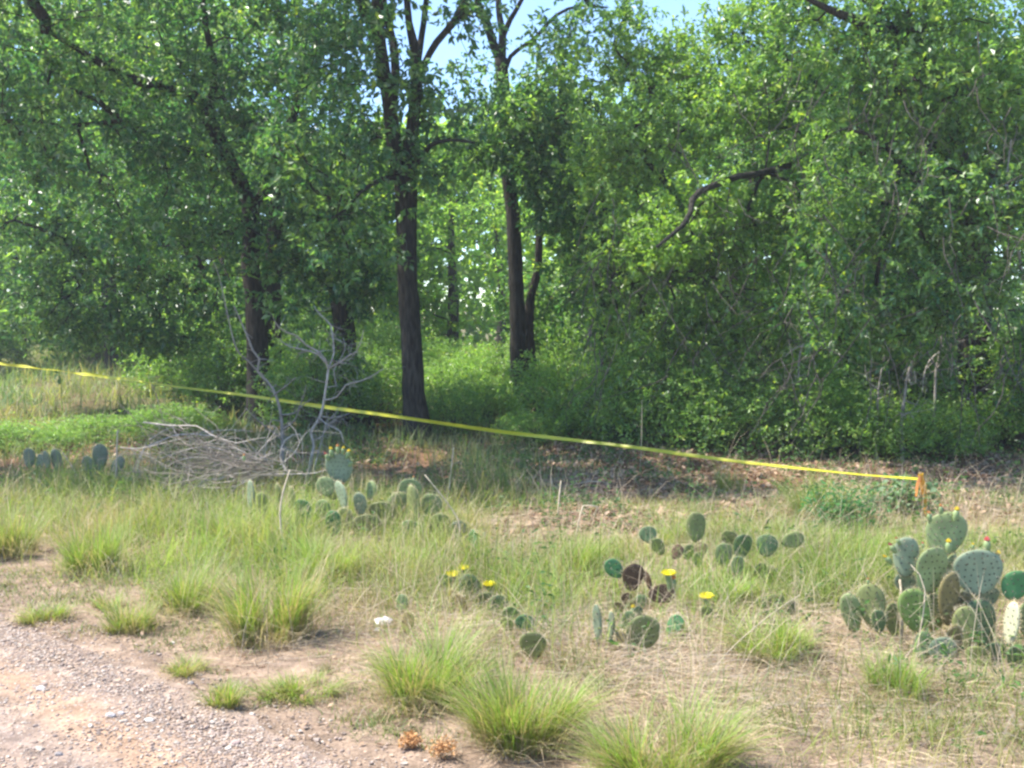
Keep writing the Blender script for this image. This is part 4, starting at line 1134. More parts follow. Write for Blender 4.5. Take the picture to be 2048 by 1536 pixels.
# standing dry stalks one can pick out
for pl, ww, lab in [
    ([(232, 985), (233, 930), (235, 862)], (4.5, 3), 'upright seed stalk left of the brush pile'),
    ([(268, 975), (276, 930), (290, 893)], (4, 3), 'leaning dry stalk just left of the brush pile'),
    ([(165, 975), (145, 935), (125, 905)], (3.5, 2), 'thin dry stalk leaning left, behind the left tufts'),
    ([(895, 1010), (900, 960), (907, 895)], (3.5, 2), 'tall thin bare stem in front of the many-stemmed oak'),
    ([(574, 1130), (566, 1085), (560, 1030), (566, 985), (580, 940)], (5, 3), 'thick pale stalk rising through the cactus group at the brush pile'),
    ([(1116, 1035), (1118, 1000), (1122, 962)], (5, 2.5), 'pale split stub standing in the grass near the middle'),
    ([(1112, 1000), (1105, 975), (1102, 955)], (4, 2), 'thin twig beside the pale split stub'),
    ([(1150, 1080), (1158, 1040), (1166, 1012), (1180, 1011), (1195, 1013), (1190, 1030)], (3, 3.5), 'dry stalk with a hooked nodding tip'),
    ([(1145, 970), (1180, 963), (1215, 966), (1250, 978), (1290, 1000)], (3, 2), 'long arching pale stem over the grass in the middle'),
    ([(895, 1120), (920, 1060), (905, 1020), (850, 950)], (3, 2.5), 'bent straw crossing the cactus group'),
    ([(1280, 940), (1283, 880), (1284, 800)], (1.3, .8), 'very thin upright stem under the tape'),
    ([(1830, 1330), (1850, 1180), (1822, 1130)], (3, 2), 'dry stem leaning against the large cactus clump'),
    ([(1802, 1290), (1806, 1220), (1800, 1160)], (6, 5), 'tan upright stem left of the yellow-green pad'),
    ([(1395, 1390), (1450, 1310), (1540, 1230), (1600, 1190)], (2, 1.3), 'long fallen straw slanting up beside the lone yellow flower'),
    ([(875, 1400), (930, 1370), (980, 1345)], (3, 2), 'pale straw lying across the broad soft tuft')]:
    b = G(*pl[0])
    if 'under the tape' in lab: b = G(1280, 945)
    mb = MB(); mb.smooth = True
    deadline(mb, pl, np.linspace(b[1], b[1] + .08, len(pl)), ww, 5, 3, col=(.52, .43, .31), tl=.08)
    o = mb.build('dry_stalk', M_deadwood, offset=b); tag(o, lab, 'dry stalk', 'dry stalks standing out of the grass')

# orange dried weeds at the bottom
for (px, py, w, lab) in [(885, 1520, 60, 'orange-brown dried weed clump at the bottom, larger right one'), (820, 1500, 42, 'orange-brown dried weed clump at the bottom, smaller left one'), (822, 1480, 20, 'tiny orange dried weed behind the small clump')]:
    b = G(px, py); r = w / 2 / F * b[1]; n = 260
    mb = MB(); c = ellip(R, b + [0, 0, r * .9], np.array([r * 1.3, r, r * .7]), n, .9)
    leaves(mb, c, R.normal(size=(n, 3)), .013, .7, lerp([.45, .24, .10], [.60, .36, .17], R.random(n)), R)
    for _ in range(14):
        e = ellip(R, b + [0, 0, r * .9], np.array([r, r, r * .7]), 1)[0]
        tube(mb, [b, (b + e) / 2 + R.normal(size=3) * .01, e], [.002, .0015, .001], 3, (.35, .24, .15))
    o = mb.build('dried_weed', M_litter, offset=b); tag(o, lab, 'dried weed', 'orange dried weeds')

# ---------------------------------------------------------------- prickly pears
GREEN = np.array([.20, .26, .11]); OLIVE = np.array([.175, .205, .075]); BLUE = np.array([.21, .27, .175]); BROWN = np.array([.085, .050, .030]); DARK = np.array([.095, .15, .065]); LIME = np.array([.17, .26, .07]); FRESH = np.array([.07, .20, .075]); PALE = np.array([.36, .38, .26]); RUST = np.array([.17, .145, .06])
def pad(parent, bx, by, tx, ty, wpx, d, col, yaw=0.0, thick=.011, dd=0.0, name='pad', spines=True, label=None):
    col = np.asarray(col) * np.array([1.2, 1.13, 1.1])
    dg = G(bx, by)[1] - .03
    d = dg if d is None else min(d, dg)
    base = P(bx, by, d); top = P(tx, ty, d + dd)
    ax = top - base; L = np.linalg.norm(ax); ax /= L
    W = wpx / F * d / max(.25, math.cos(yaw))
    side0 = np.cross(ax, [0, 1, 0]); side0 /= np.linalg.norm(side0)
    nrm0 = np.cross(side0, ax)
    side = side0 * math.cos(yaw) + nrm0 * math.sin(yaw); nrm = np.cross(side, ax)
    mb = MB(); mb.smooth = True
    th = np.linspace(0, 2 * np.pi, 26, endpoint=False)
    asym = R.normal() * .06
    warp = R.normal() * .05
    def outline(r):
        v = .5 - .5 * np.cos(th) * r
        u = np.sin(th) * r * .5 * (.80 + .40 * v - .0 * v ** 2) * (1 + .03 * np.sin(3 * th + asym * 40)) + asym * (v - .5) * r
        return u, v
    rings = [1.0, .97, .88, .7, .45, .2]
    vs = []; thk = thick * L / .2
    def zz(r): return thk * (1 - r ** 4) ** .5 if r < 1 else 0
    u1, v1 = outline(1.0)
    pos = lambda u, v, z: base + side * (u * W)[:, None] + ax * (v * L)[:, None] + nrm * (z + warp * L * (2 * u) ** 2 * .5 + .04 * L * np.sin(v * 3))[:, None]
    vs.append(pos(u1, v1, np.zeros(26)))
    faces = []
    idx = 26
    cent = []
    for sgn in (1, -1):
        prev = 0
        for r in rings[1:]:
            u, v = outline(r); vs.append(pos(u, v, np.full(26, sgn * zz(r))))
            i = np.arange(26); j = (i + 1) % 26
            q = np.stack([prev + i, prev + j, idx + j, idx + i], 1)
            faces.append(q if sgn < 0 else q[:, ::-1]); prev = idx; idx += 26
        vs.append(pos(np.zeros(1), np.array([.5]), np.array([sgn * thk])));
        i = np.arange(26); j = (i + 1) % 26
        t = np.stack([prev + i, prev + j, np.full(26, idx)], 1); faces.append(t if sgn < 0 else t[:, ::-1]); idx += 1
    V = np.vstack(vs)
    # slight natural blotching: browner towards the woody foot, lighter rim
    hgt = ((V - base) @ ax) / L
    c = np.tile(col, (len(V), 1)) * (1 + .12 * (R.random() - .5))
    c = lerp(c, np.tile(np.array([.13, .10, .06]), (len(V), 1)), (.16 - hgt) * 2.2)
    c[:26] = c[:26] * .6 + np.array([.20, .19, .09]) * .4
    mb.add(V, faces, c)
    o = mb.build(name, M_pad, parent)
    if label: o['label'] = label
    if spines:
        sp = MB()
        rows = max(3, int(L / .028)); k = 0
        for a in range(rows):
            vv = (a + .6) / rows
            half = .5 * math.sin(math.acos(np.clip(1 - 2 * vv, -1, 1))) * (.8 + .4 * vv)
            cols = max(1, int(half * 2 * W / .030))
            v0_ = vv
            for b_ in range(cols):
                uu = (-half + (b_ + .5 + .5 * (a % 2) - .25) * 2 * half / cols) * .92
                uu += R.normal() * .022; vv = min(.97, max(.04, v0_ + R.normal() * .014))
                rr = min(.97, math.hypot(uu / max(half, .01), 0))
                for sgn in (1, -1):
                    z = sgn * thk * (1 - min(.99, (math.hypot(2 * uu, 2 * (vv - .5)))) ** 4) ** .5
                    p0 = pos(np.array([uu]), np.array([vv]), np.array([z + sgn * .0008]))[0]
                    # areole: a tiny dark cushion
                    s_ = .0048
                    q = np.array([p0 + side * s_, p0 + ax * s_, p0 - side * s_, p0 - ax * s_, p0 + nrm * sgn * .004])
                    sp.add(q, np.array([[0, 1, 4], [1, 2, 4], [2, 3, 4], [3, 0, 4]]), (.055, .04, .028))
                    if R.random() < .8:
                        e = nrm * sgn + R.normal(size=3) * .5; e /= np.linalg.norm(e)
                        sp.add(np.array([p0 - side * .0009, p0 + side * .0009, p0 + e * (.012 + .018 * R.random())]), np.array([[0, 1, 2]]), (.62, .55, .38))
        # rim areoles with tufts of pale glochids and spines
        nr = max(12, int(2.6 * (L + W) / .022))
        ta = np.linspace(.5, 2 * np.pi - .5, nr)
        for t_ in ta:
            v_ = .5 - .5 * math.cos(t_); u_ = math.sin(t_) * .5 * (.8 + .4 * v_)
            p0 = pos(np.array([u_]), np.array([v_]), np.zeros(1))[0]
            outd = p0 - (base + ax * L * .5); outd /= np.linalg.norm(outd)
            for _ in range(5):
                e = outd + R.normal(size=3) * .55; e /= np.linalg.norm(e)
                s2 = np.cross(e, nrm) * .0011
                sp.add(np.array([p0 - s2, p0 + s2, p0 + e * (.007 + .021 * R.random() ** 2)]), np.array([[0, 1, 2]]), lerp([.70, .52, .26], [.80, .70, .5], np.array([R.random()]))[0])
        so = sp.build('spines', M_spine, o); so['kind'] = 'stuff'
    return o

def bud(parent, px, py, hpx, d, tipcol, dx=0, open_=False, name='bud', wpx=None, stalk=None):
    """px,py is the top of the bud / flower; hpx its height in the picture"""
    top = P(px, py, d); base = P(px + dx, py + hpx, d)
    mb = MB(); mb.smooth = True
    ax = top - base; L = np.linalg.norm(ax); w = L * .24
    pts = [base, base + ax * .25, base + ax * .55, base + ax * .72]
    tube(mb, *spline(pts, [w * .55, w * .9, w, w * .7], L * .12), 8, GREEN * 1.1 if tipcol != 'x' else BROWN)
    o = mb.build(name, M_pad, parent)
    pm = MB(); c0 = base + ax * .68
    n = 10
    for i in range(n):
        a = i / n * 6.283 + R.random() * .3
        e = np.array([math.cos(a), math.sin(a), 0]); t = np.array([-math.sin(a), math.cos(a), 0]); up = ax / L
        pl = L * .38
        v = np.array([c0 + e * w * .3, c0 + e * w * .75 + up * pl * .5 + t * w * .35, c0 + e * w * .75 + up * pl * .5 - t * w * .35, c0 + e * w * .25 + up * pl])
        pm.add(v, np.array([[0, 1, 3], [0, 3, 2]]), np.array(tipcol) * (.85 + .3 * R.random()))
    pm.build('petals', M_petal, o)
    return o

def flower(parent, px, py, wpx, d, stalkpx=28, col=(.82, .74, .06), dx=0):
    """open cup flower; px,py is the middle of the cup"""
    c = P(px, py, d); W = wpx / F * d
    base = P(px + dx, py + stalkpx, d)
    mb = MB(); mb.smooth = True
    cb = c - [0, 0, W * .22]
    tube(mb, *spline([base, base * .5 + cb * .5, cb], [W * .12, W * .17, W * .22], W * .1), 8, GREEN)
    o = mb.build('flower', M_pad, parent)
    k = 0
    for ring, (nn, rr, zz_, wd) in enumerate([(9, .50, .20, .34), (8, .42, .30, .30), (6, .26, .34, .24)]):
        for i in range(nn):
            a = (i + ring * .5) / nn * 6.283 + R.normal() * .08
            e = np.array([math.cos(a), math.sin(a), 0]); t = np.array([-math.sin(a), math.cos(a), 0]); up = np.array([0, 0, 1.])
            hw = wd * W * .55
            v = []
            for (f, h, q) in [(.15, 0, .35), (.55, .35, .85), (.9, .85, 1.0), (1.0, 1.05, .45)]:
                cen = cb + e * W * rr * f + up * W * zz_ * h
                v += [cen - t * hw * q, cen + up * W * -.03 * (q), cen + t * hw * q]
            pm = MB(); pm.smooth = True
            f_ = []
            for s in range(3):
                b0 = s * 3
                f_ += [[b0, b0 + 1, b0 + 4, b0 + 3], [b0 + 1, b0 + 2, b0 + 5, b0 + 4]]
            pm.add(np.array(v), np.array(f_), np.array(col) * (.88 + .2 * R.random()))
            pm.build('petal', M_petal, o)
    st = MB(); n = 46
    a = R.random(n) * 6.283; r = W * .16 * np.sqrt(R.random(n))
    for i in range(n):
        b0 = cb + np.array([math.cos(a[i]) * r[i] * .6, math.sin(a[i]) * r[i] * .6, W * .04]); t0 = cb + np.array([math.cos(a[i]) * r[i] * 1.5, math.sin(a[i]) * r[i] * 1.5, W * .30])
        st.add(np.array([b0, b0 + [W * .012, 0, 0], t0]), np.array([[0, 1, 2]]), (.80, .60, .06))
    so = st.build('stamens', M_petal, o); so['kind'] = 'stuff'
    return o

def cactus(px, py, label):
    return thing('prickly_pear', G(px, py), label, 'cactus', 'prickly pear cacti')

# large clump at the right edge
c1 = cactus(1880, 1318, 'large prickly pear clump at the right edge with broad grey-green pads and pink buds')
dc = 5.10
for (bx, by, tx, ty, w, col, yaw, dz) in [
    (1896, 1112, 1889, 1024, 82, GREEN, .1, .20), (1812, 1156, 1814, 1074, 52, BLUE, .15, .10), (1860, 1190, 1868, 1094, 66, GREEN, -.15, .04),
    (1960, 1192, 1953, 1099, 96, BLUE, .08, .06), (1896, 1252, 1906, 1145, 47, RUST, -.3, 0), (1838, 1268, 1823, 1177, 60, LIME, .2, -.04),
    (1747, 1258, 1738, 1167, 52, OLIVE, .35, .02), (1708, 1268, 1697, 1186, 36, GREEN, .5, .08), (1760, 1268, 1755, 1220, 26, DARK, .3, -.05),
    (1966, 1298, 1956, 1199, 76, DARK, -.2, -.02), (1932, 1298, 1928, 1212, 46, OLIVE, .3, -.06), (2030, 1202, 2035, 1141, 56, FRESH, .2, .02),
    (2018, 1292, 2028, 1203, 13, PALE, 1.25, -.08), (1887, 1330, 1885, 1274, 56, BLUE, .1, -.12), (1808, 1182, 1813, 1145, 44, BLUE, 0, .16),  # edge-on pad painted pale as if its face were sunlit
    (1975, 1215, 1972, 1172, 50, BLUE, .1, .12), (1990, 1335, 1988, 1285, 54, DARK, -.2, -.12), (2080, 1296, 2078, 1190, 84, GREEN, -.1, .02),
    (2090, 1200, 2100, 1110, 70, BLUE, .2, .08), (1903, 1190, 1905, 1108, 42, GREEN, -.6, .14), (1870, 1262, 1862, 1188, 44, OLIVE, .4, .05),
    (1790, 1275, 1785, 1205, 34, OLIVE, -.5, .06), (1925, 1255, 1935, 1185, 40, RUST, .5, .04), (1845, 1325, 1850, 1262, 36, DARK, .2, -.02),
    (1955, 1340, 1952, 1292, 40, OLIVE, .4, -.03), (2035, 1345, 2040, 1290, 50, DARK, 0, -.02), (1905, 1325, 1912, 1250, 40, RUST, -.3, .02)]:
    pad(c1, bx, by, tx, ty, w, dc + dz, col * (.9 + .2 * R.random()), yaw, dd=R.normal() * .015)
PINK = (.72, .24, .22); YEL = (.80, .66, .10); ORG = (.72, .42, .20)
for (px, py, h, dz, tc, dx) in [(1914, 1014, 28, .2, YEL, -4), (1881, 1008, 20, .2, ORG, 2), (1857, 1022, 22, .2, ORG, 4), (1974, 1074, 32, .06, PINK, 0), (1997, 1102, 26, .06, YEL, -6), (2004, 1120, 26, .06, ORG, -10),
    (1779, 1086, 20, .1, PINK, 12), (1768, 1110, 18, .1, YEL, 16), (1792, 1074, 16, .1, ORG, 8), (1897, 1078, 28, .04, YEL, 0), (1946, 1086, 14, .06, YEL, 0), (1845, 1084, 12, .04, PINK, 2), (1736, 1156, 13, .02, ORG, 0), (1840, 1158, 16, .1, ORG, -6)]:
    bud(c1, px, py, h, dc + dz, tc, dx)

# middle-right group
c2 = cactus(1470, 1180, 'scattered group of dark round prickly pear pads behind the lone yellow flower')
d2 = 6.15
for (bx, by, tx, ty, w, col, yaw, dz) in [
    (1391, 1086, 1394, 1024, 38, OLIVE * .9, .1, .3), (1302, 1087, 1292, 1053, 35, DARK, 0, .25), (1531, 1114, 1537, 1069, 42, DARK, .1, .1), (1562, 1086, 1608, 1074, 32, OLIVE, .1, .12),
    (1479, 1120, 1492, 1069, 38, DARK, -.2, .1), (1444, 1133, 1450, 1086, 34, GREEN * .8, .1, .1), (1452, 1092, 1466, 1064, 36, OLIVE, 0, .35), (1326, 1110, 1306, 1078, 26, OLIVE, .3, .2),
    (1345, 1118, 1362, 1090, 24, BROWN * 1.3, .2, .1), (1398, 1112, 1405, 1084, 26, RUST * .8, .3, .2), (1470, 1150, 1480, 1112, 24, DARK, .4, 0), (1478, 1176, 1474, 1136, 20, BROWN * 1.4, .3, 0),
    (1512, 1166, 1526, 1126, 26, DARK, -.3, 0), (1545, 1186, 1541, 1132, 32, DARK, .3, .1), (1483, 1196, 1480, 1164, 24, RUST, 0, -.05), (1500, 1200, 1506, 1162, 22, DARK, .3, -.1), (1372, 1120, 1384, 1090, 26, OLIVE, -.4, .2), (1395, 1135, 1398, 1104, 22, OLIVE, -.3, .1)]:
    pad(c2, bx, by, tx, ty, w, d2 + dz, col * (.9 + .2 * R.random()), yaw, dd=R.normal() * .015)
c2b = cactus(1550, 1232, 'low half-buried prickly pear pads in fresh grass left of the large clump')
for (bx, by, tx, ty, w, col, yaw, dz) in [(1553, 1232, 1549, 1188, 38, OLIVE, .2, 0), (1530, 1228, 1522, 1194, 24, DARK, .5, .05), (1575, 1236, 1585, 1200, 26, DARK, -.4, .03)]:
    pad(c2b, bx, by, tx, ty, w, 5.65 + dz, col, yaw)

# brown-padded plant with a flower
c3 = cactus(1285, 1300, 'small prickly pear with chocolate-brown pads, one big green pad and a yellow flower')
d3 = 5.5
for (bx, by, tx, ty, w, col, yaw, dz, lab) in [
    (1244, 1154, 1213, 1122, 34, FRESH * .95, .05, .25, 'bright green side pad'), (1264, 1183, 1268, 1127, 43, BROWN, -.1, .22, 'chocolate-brown upright pad'), (1296, 1193, 1350, 1183, 40, BROWN, .1, .18, 'chocolate-brown leaning pad'),
    (1262, 1210, 1247, 1188, 24, BROWN, .1, .2, None), (1276, 1217, 1288, 1190, 26, DARK, .2, .18, None), (1240, 1238, 1234, 1204, 22, BROWN * 1.3, .4, .15, None),
    (1264, 1302, 1304, 1234, 66, OLIVE * .85, .08, 0, 'largest green pad'), (1336, 1272, 1362, 1232, 30, FRESH, .4, .05, None), (1262, 1232, 1266, 1200, 20, RUST, .3, .2, None),
    (1300, 1180, 1288, 1140, 12, BROWN, 1.1, .24, None), (1250, 1262, 1262, 1222, 24, DARK, .3, .1, None), (1272, 1252, 1278, 1212, 22, DARK, -.5, .16, None), (1233, 1300, 1245, 1262, 24, RUST, .4, .06, None)]:
    pad(c3, bx, by, tx, ty, w, (5.62 + (dz - .2) if by < 1245 else 5.13 + dz * .8), col, yaw, label=lab, dd=R.normal() * .01)
flower(c3, 1337, 1144, 31, 5.6, 38, dx=2)
bud(c3, 1346, 1150, 34, 5.62, ORG, dx=-2); bud(c3, 1266, 1210, 24, 5.3, YEL, dx=0)
c3b = cactus(1413, 1240, 'tiny prickly pear hidden in the fresh tuft carrying the lone yellow flower')
pad(c3b, 1413, 1245, 1412, 1212, 28, 5.6, OLIVE, .1)
flower(c3b, 1413, 1190, 32, 5.5, 28)

# chain with three flowers
c4 = cactus(1060, 1320, 'low chain of prickly pear pads running down right with three yellow flowers')
d4 = 5.45
for (bx, by, tx, ty, w, col, yaw, dz) in [
    (900, 1182, 879, 1153, 29, DARK * 1.3, .1, .62), (960, 1197, 922, 1156, 42, DARK * 1.15, .05, .58), (988, 1226, 962, 1188, 38, OLIVE * .8, .2, .45), (1012, 1234, 984, 1196, 38, DARK, -.1, .4),
    (1033, 1250, 1014, 1216, 30, LIME * .85, .1, .32), (1058, 1264, 1043, 1232, 33, FRESH * .9, .1, .22), (1065, 1316, 1067, 1266, 48, OLIVE * .9, .05, 0), (925, 1230, 918, 1190, 22, RUST, .8, .5),
    (905, 1215, 902, 1180, 20, RUST, .7, .58), (812, 1265, 818, 1225, 24, RUST, .5, .3), (800, 1225, 806, 1190, 22, DARK, .5, .5), (1020, 1262, 1010, 1236, 22, OLIVE, .5, .28)]:
    pad(c4, bx, by + 3, tx, ty - 2, w * 1.12, None, col, yaw, dd=R.normal() * .01)
flower(c4, 906, 1146, 34, 6.15, 26, dx=6); flower(c4, 927, 1134, 26, 6.2, 26, dx=2); flower(c4, 978, 1166, 29, 5.95, 26, dx=-2)

# back-left group
c5 = cactus(740, 1085, 'row of upright prickly pear pads behind the grass between brush pile and middle')
d5 = 7.5
for (bx, by, tx, ty, w, col, yaw, dz) in [
    (678, 968, 677, 905, 54, BLUE * .85, .05, .35), (657, 994, 645, 954, 38, GREEN * .8, .2, .25), (690, 1022, 673, 962, 24, BLUE, .9, .1), (600, 1032, 608, 1000, 36, FRESH * .8, .1, 0), (607, 1058, 607, 1021, 30, FRESH * .8, .1, -.05),
    (668, 1075, 665, 1021, 33, FRESH * .8, .1, -.1), (722, 1032, 718, 985, 28, BLUE * .9, .4, .1), (737, 1078, 725, 1030, 60, OLIVE * .7, .1, 0), (766, 1044, 765, 1004, 56, OLIVE, .1, .1), (800, 1038, 800, 984, 46, OLIVE, -.1, .15),
    (826, 1062, 822, 970, 26, OLIVE, .7, .05), (815, 1004, 824, 958, 46, GREEN, -.1, .25), (858, 1034, 866, 988, 42, GREEN * .8, .1, .1), (880, 1088, 882, 1027, 44, OLIVE, .1, -.1), (916, 1098, 920, 1042, 40, BLUE * .7, -.2, -.1),
    (765, 1078, 766, 1040, 48, OLIVE * .8, .1, -.05), (500, 1022, 500, 960, 18, BLUE, .8, .1), (555, 1012, 553, 968, 15, OLIVE, .8, .1), (580, 1018, 581, 973, 16, OLIVE, .8, .05), (948, 1110, 945, 1058, 18, FRESH * .8, .6, -.15),
    (815, 1088, 821, 1040, 38, DARK, .1, -.05), (685, 1065, 690, 1015, 34, OLIVE, .3, .05), (640, 1045, 650, 1000, 34, GREEN, .3, .12), (738, 1000, 744, 962, 22, GREEN, .4, .3), (668, 1000, 662, 962, 36, OLIVE, .1, .33), (790, 1080, 786, 1045, 36, RUST, .3, -.02),
    (525, 1028, 522, 985, 26, OLIVE, .3, 0), (845, 1075, 850, 1030, 30, OLIVE, .4, 0)]:
    pad(c5, bx, by, tx, ty, w, d5 + dz, col * (.9 + .2 * R.random()), yaw, dd=R.normal() * .02)
for (px, py, h, dx, tc) in [(661, 894, 20, 4, YEL), (675, 889, 18, 1, ORG), (687, 893, 16, -2, YEL), (698, 899, 18, -6, YEL), (706, 919, 14, -9, (.8, .75, .4)), (650, 905, 16, 8, PINK), (686, 966, 16, -4, ORG), (488, 908, 14, 0, ORG), (827, 952, 12, 0, ORG), (765, 997, 10, 0, YEL), (718, 978, 12, 0, YEL)]:
    bud(c5, px, py, h, d5 + .33, tc, dx)
# far-left bluish pads, their colour darkened to paint in the shade
c6 = cactus(200, 935, 'bluish prickly pear pads in the shade left of the brush pile')
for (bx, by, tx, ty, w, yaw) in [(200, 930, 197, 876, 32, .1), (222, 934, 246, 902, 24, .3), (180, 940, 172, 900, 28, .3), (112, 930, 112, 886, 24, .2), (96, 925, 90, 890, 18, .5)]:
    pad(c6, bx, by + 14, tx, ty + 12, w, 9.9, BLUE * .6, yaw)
c7 = cactus(58, 925, 'small bluish prickly pear at the left edge in the shade')
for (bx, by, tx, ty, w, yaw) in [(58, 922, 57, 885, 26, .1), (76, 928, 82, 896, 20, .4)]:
    pad(c7, bx, by + 14, tx, ty + 12, w, 10.2, BLUE * .6, yaw)  # pad colour darkened here too, painting in shade
# single pads dried pale between the flowering plants
c8 = cactus(1192, 1310, 'dried grey prickly pear stump with ragged pale strips between the flowering cacti')
pad(c8, 1196, 1290, 1192, 1208, 16, 5.15, BLUE * .8, .7); pad(c8, 1220, 1285, 1222, 1222, 12, 5.2, BLUE * .7, .9)
mb = MB()
for i in range(26):
    x0 = 1180 + R.random() * 42; h0 = 40 + 55 * R.random()
    deadline(mb, [(x0, 1330), (x0 + R.normal() * 5, 1330 - h0 * .5), (1196 + R.normal() * 12, 1330 - h0)], 5.25 + R.normal() * .03, (3, 1.2), 3, 0, col=np.array([.55, .50, .44]) * (.7 + .5 * R.random()))
o = mb.build('dry_strips', M_deadwood, c8); o['kind'] = 'stuff'

# broad-leaved weeds near the stake
def weed(px, py, off, rad, n, lf_, ratio, ca, cb_, name, label):
    b = G(px, py); root = thing(name, b, label, 'weed')
    c = ellip(R, b + off, np.array(rad), n, .6); c = c[c[:, 2] > .02]
    mb = MB(); leaves(mb, c, R.normal(size=c.shape) * [1, 1, .5] + [0, 0, .15], lf_, ratio, gcol(len(c), ca, cb_), R)
    o = mb.build('leaves', M_grass, root); o['kind'] = 'stuff'
    mb = MB()
    for q in c[::10]:
        tube(mb, [np.array([q[0] * .6 + b[0] * .4, q[1] * .6 + b[1] * .4, .0]), q], [.003, .002], 3, (.12, .16, .06))
    o = mb.build('stems', M_grass, root); o['kind'] = 'stuff'
weed(1800, 1035, [.05, .2, .14], [.33, .3, .17], 420, .055, .8, [.12, .23, .11], [.20, .30, .17], 'round_leaved_weed', 'pale round-leaved weed growing round the foot of the orange stake')
weed(1700, 1070, [0, .15, .16], [.34, .3, .20], 900, .045, .3, [.06, .20, .07], [.10, .26, .09], 'leafy_weed', 'deep green bushy weed left of the orange stake behind the cactus')

# ---------------------------------------------------------------- tape and stake
stk = G(1848, 1038); ds = stk[1]
sk = thing('marker_stake', stk, 'short wooden stake wrapped in orange and yellow flagging at the end of the tape', 'stake')
mb = MB()
top = P(1841, 944, ds)
ax = top - stk
sd_ = np.array([.011, 0, 0]); fd = np.array([0, .007, 0])
v = []
for t in (-.15, .97, 1.0):
    cc = stk + ax * t; k = 1.0 if t < 1 else .7
    v += [cc - sd_ * k - fd * k, cc + sd_ * k - fd * k, cc + sd_ * k + fd * k, cc - sd_ * k + fd * k]
f = []
for s in range(2):
    for i in range(4):
        f.append([s * 4 + i, s * 4 + (i + 1) % 4, s * 4 + 4 + (i + 1) % 4, s * 4 + 4 + i])
f.append([8, 9, 10, 11])
mb.add(np.array(v), np.array(f), (.42, .27, .13)); mb.build('post', M_deadwood, sk)
def ribbon(mb, pts, wid, nrmv, col, twist=None):
    pts = np.asarray(pts); n = len(pts); t = np.gradient(pts, axis=0); t /= np.linalg.norm(t, axis=1, keepdims=True)
    a = np.cross(t, nrmv); a /= np.linalg.norm(a, axis=1, keepdims=True); b2 = np.cross(t, a)
    tw = np.zeros(n) if twist is None else twist
    w = np.broadcast_to(wid, (n,))
    off = (a * np.cos(tw)[:, None] + b2 * np.sin(tw)[:, None]) * (w / 2)[:, None]
    cu = np.cross(t, off); cu /= np.linalg.norm(cu, axis=1, keepdims=True) + 1e-9
    v = np.stack([pts - off, pts + cu * .12 * w[:, None], pts + off], 1).reshape(-1, 3)
    k = np.arange(n - 1)[:, None] * 3
    mb.add(v, [k + np.array([[0, 1, 4, 3]]), k + np.array([[1, 2, 5, 4]])], col)
def tail(pl, w, col, name):
    mb = MB(); mb.smooth = True
    p, r = spline(PL(pl, ds - .03), [w] * len(pl), .02)
    ribbon(mb, p, w, np.array([.2, 1, .1]), col, np.linspace(0, 1.2, len(p))); mb.build(name, M_tape, sk)
tail([(1842, 952), (1846, 975), (1851, 1000), (1850, 1032)], .034, (.80, .40, .06), 'ribbon_tail')
tail([(1841, 952), (1835, 970), (1832, 993)], .026, (.75, .30, .09), 'ribbon_tail')
tail([(1843, 952), (1850, 972), (1853, 990)], .022, (.80, .52, .07), 'ribbon_tail')
mb = MB(); mb.smooth = True
for q in range(3):
    th = np.linspace(0, 6.283, 13); cc = stk + ax * (.86 + .035 * q)
    ring = cc + np.stack([np.cos(th) * .021, np.sin(th) * .017, np.sin(th + q) * .006], 1)
    ribbon(mb, ring, .030, np.array([0, 0, 1.]), (.82, .50, .06), np.full(13, math.pi / 2))
mb.build('knot', M_tape, sk)

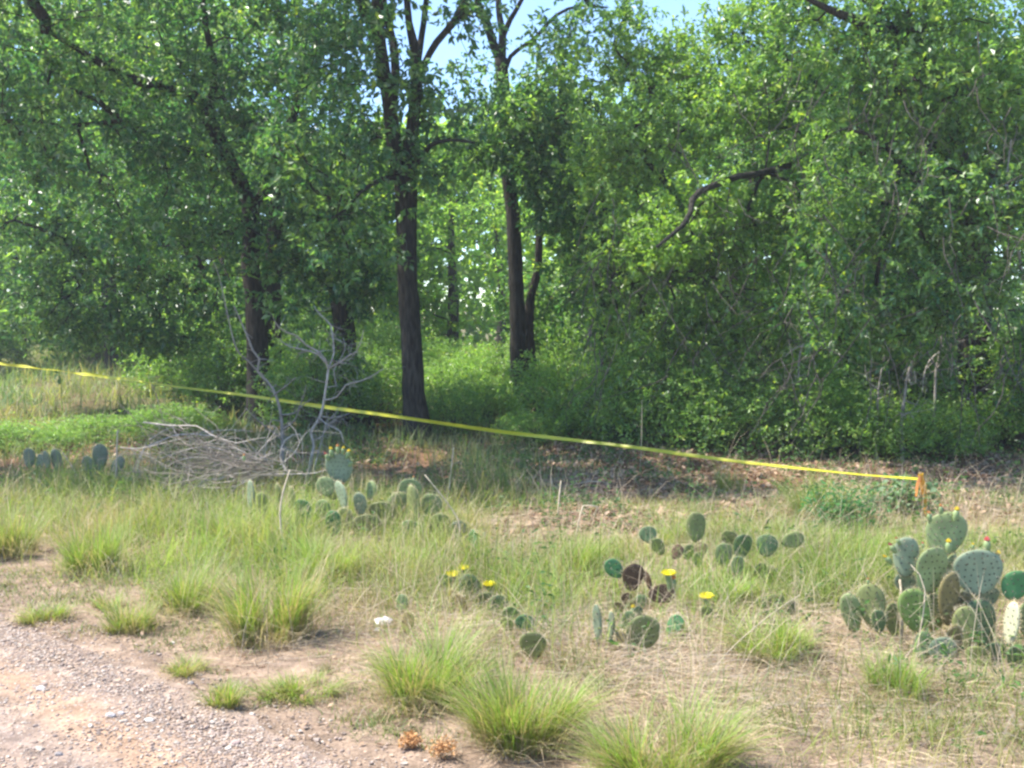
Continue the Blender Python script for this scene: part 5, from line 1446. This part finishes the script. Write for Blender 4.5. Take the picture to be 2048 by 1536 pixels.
# tape: from the stake out past the left edge to a trunk-side twig; it twists along its length
tpx = [(1839, 958), (1700, 948), (1500, 925), (1300, 899), (1100, 875), (850, 842), (600, 806), (390, 778), (200, 752), (0, 727), (-150, 706), (-420, 672)]
xe, de = -6.9, 14.6
def tape_d(px):
    # the straight ground line from the stake to the far end, met by this bearing
    u = (px - 1024) / F
    x0, y0 = stk[0], ds; x1, y1 = xe, de
    t = (u * y0 - x0) / ((x1 - x0) - u * (y1 - y0))
    return y0 + t * (y1 - y0)
pts = np.array([P(a, b2, tape_d(a)) for a, b2 in tpx])
p, r = spline(pts, np.ones(len(pts)), .05)
n = len(p); s = np.linspace(0, 1, n)
cyc = np.where(s < .52, 4.0 * s, 4.0 * .52 + (s - .52) * 13) * 2 * np.pi * .62
tw = .45 * np.sin(cyc * 1.1) + .3 * np.sin(cyc * 2.7 + 1) + np.interp(s, [0, .1, .16, .45, .52, 1], [1.0, .7, .25, .2, .95, .75]) + np.where(s > .5, .45 * np.sin(cyc * 1.1), 0)
p[:, 2] += .004 * np.sin(cyc * 3.1)
mb = MB(); mb.smooth = True
wv = .042 * (1 - .25 * np.abs(np.sin(cyc * 1.7)))
ribbon(mb, p, wv, np.array([.35, 1, 0.]), (.68, .64, .05), tw + math.pi)
# fine crumpled second fold lying on the band in the middle stretch
o = mb.build('barrier_tape', M_tape, offset=p[0]); tag(o, 'yellow plastic tape strung across the scene from the orange stake to the left', 'tape')

HAZE = 0.0018  # added haze volume stands in for a lens veil, lifting the shadows
if HAZE:
    hv = np.array([[x, y, z] for x in (-70, 70) for y in (-8, 64) for z in (-1.6, 16)], float)
    hf = np.array([[0, 1, 3, 2], [4, 6, 7, 5], [0, 4, 5, 1], [2, 3, 7, 6], [0, 2, 6, 4], [1, 5, 7, 3]])
    hm = bpy.data.materials.new('haze_air'); hm.use_nodes = True; ht = hm.node_tree
    ht.nodes.remove(ht.nodes['Principled BSDF'])
    pv = ht.nodes.new('ShaderNodeVolumePrincipled'); pv.inputs['Color'].default_value = (.93, .97, 1, 1); pv.inputs['Density'].default_value = HAZE; pv.inputs['Anisotropy'].default_value = .3
    ht.links.new(pv.outputs[0], ht.nodes['Material Output'].inputs['Volume'])
    mb = MB(); mb.add(hv, hf); o = mb.build('haze', hm); tag(o, 'thin haze volume added to lift the shadows like a lens veil', kind='stuff')
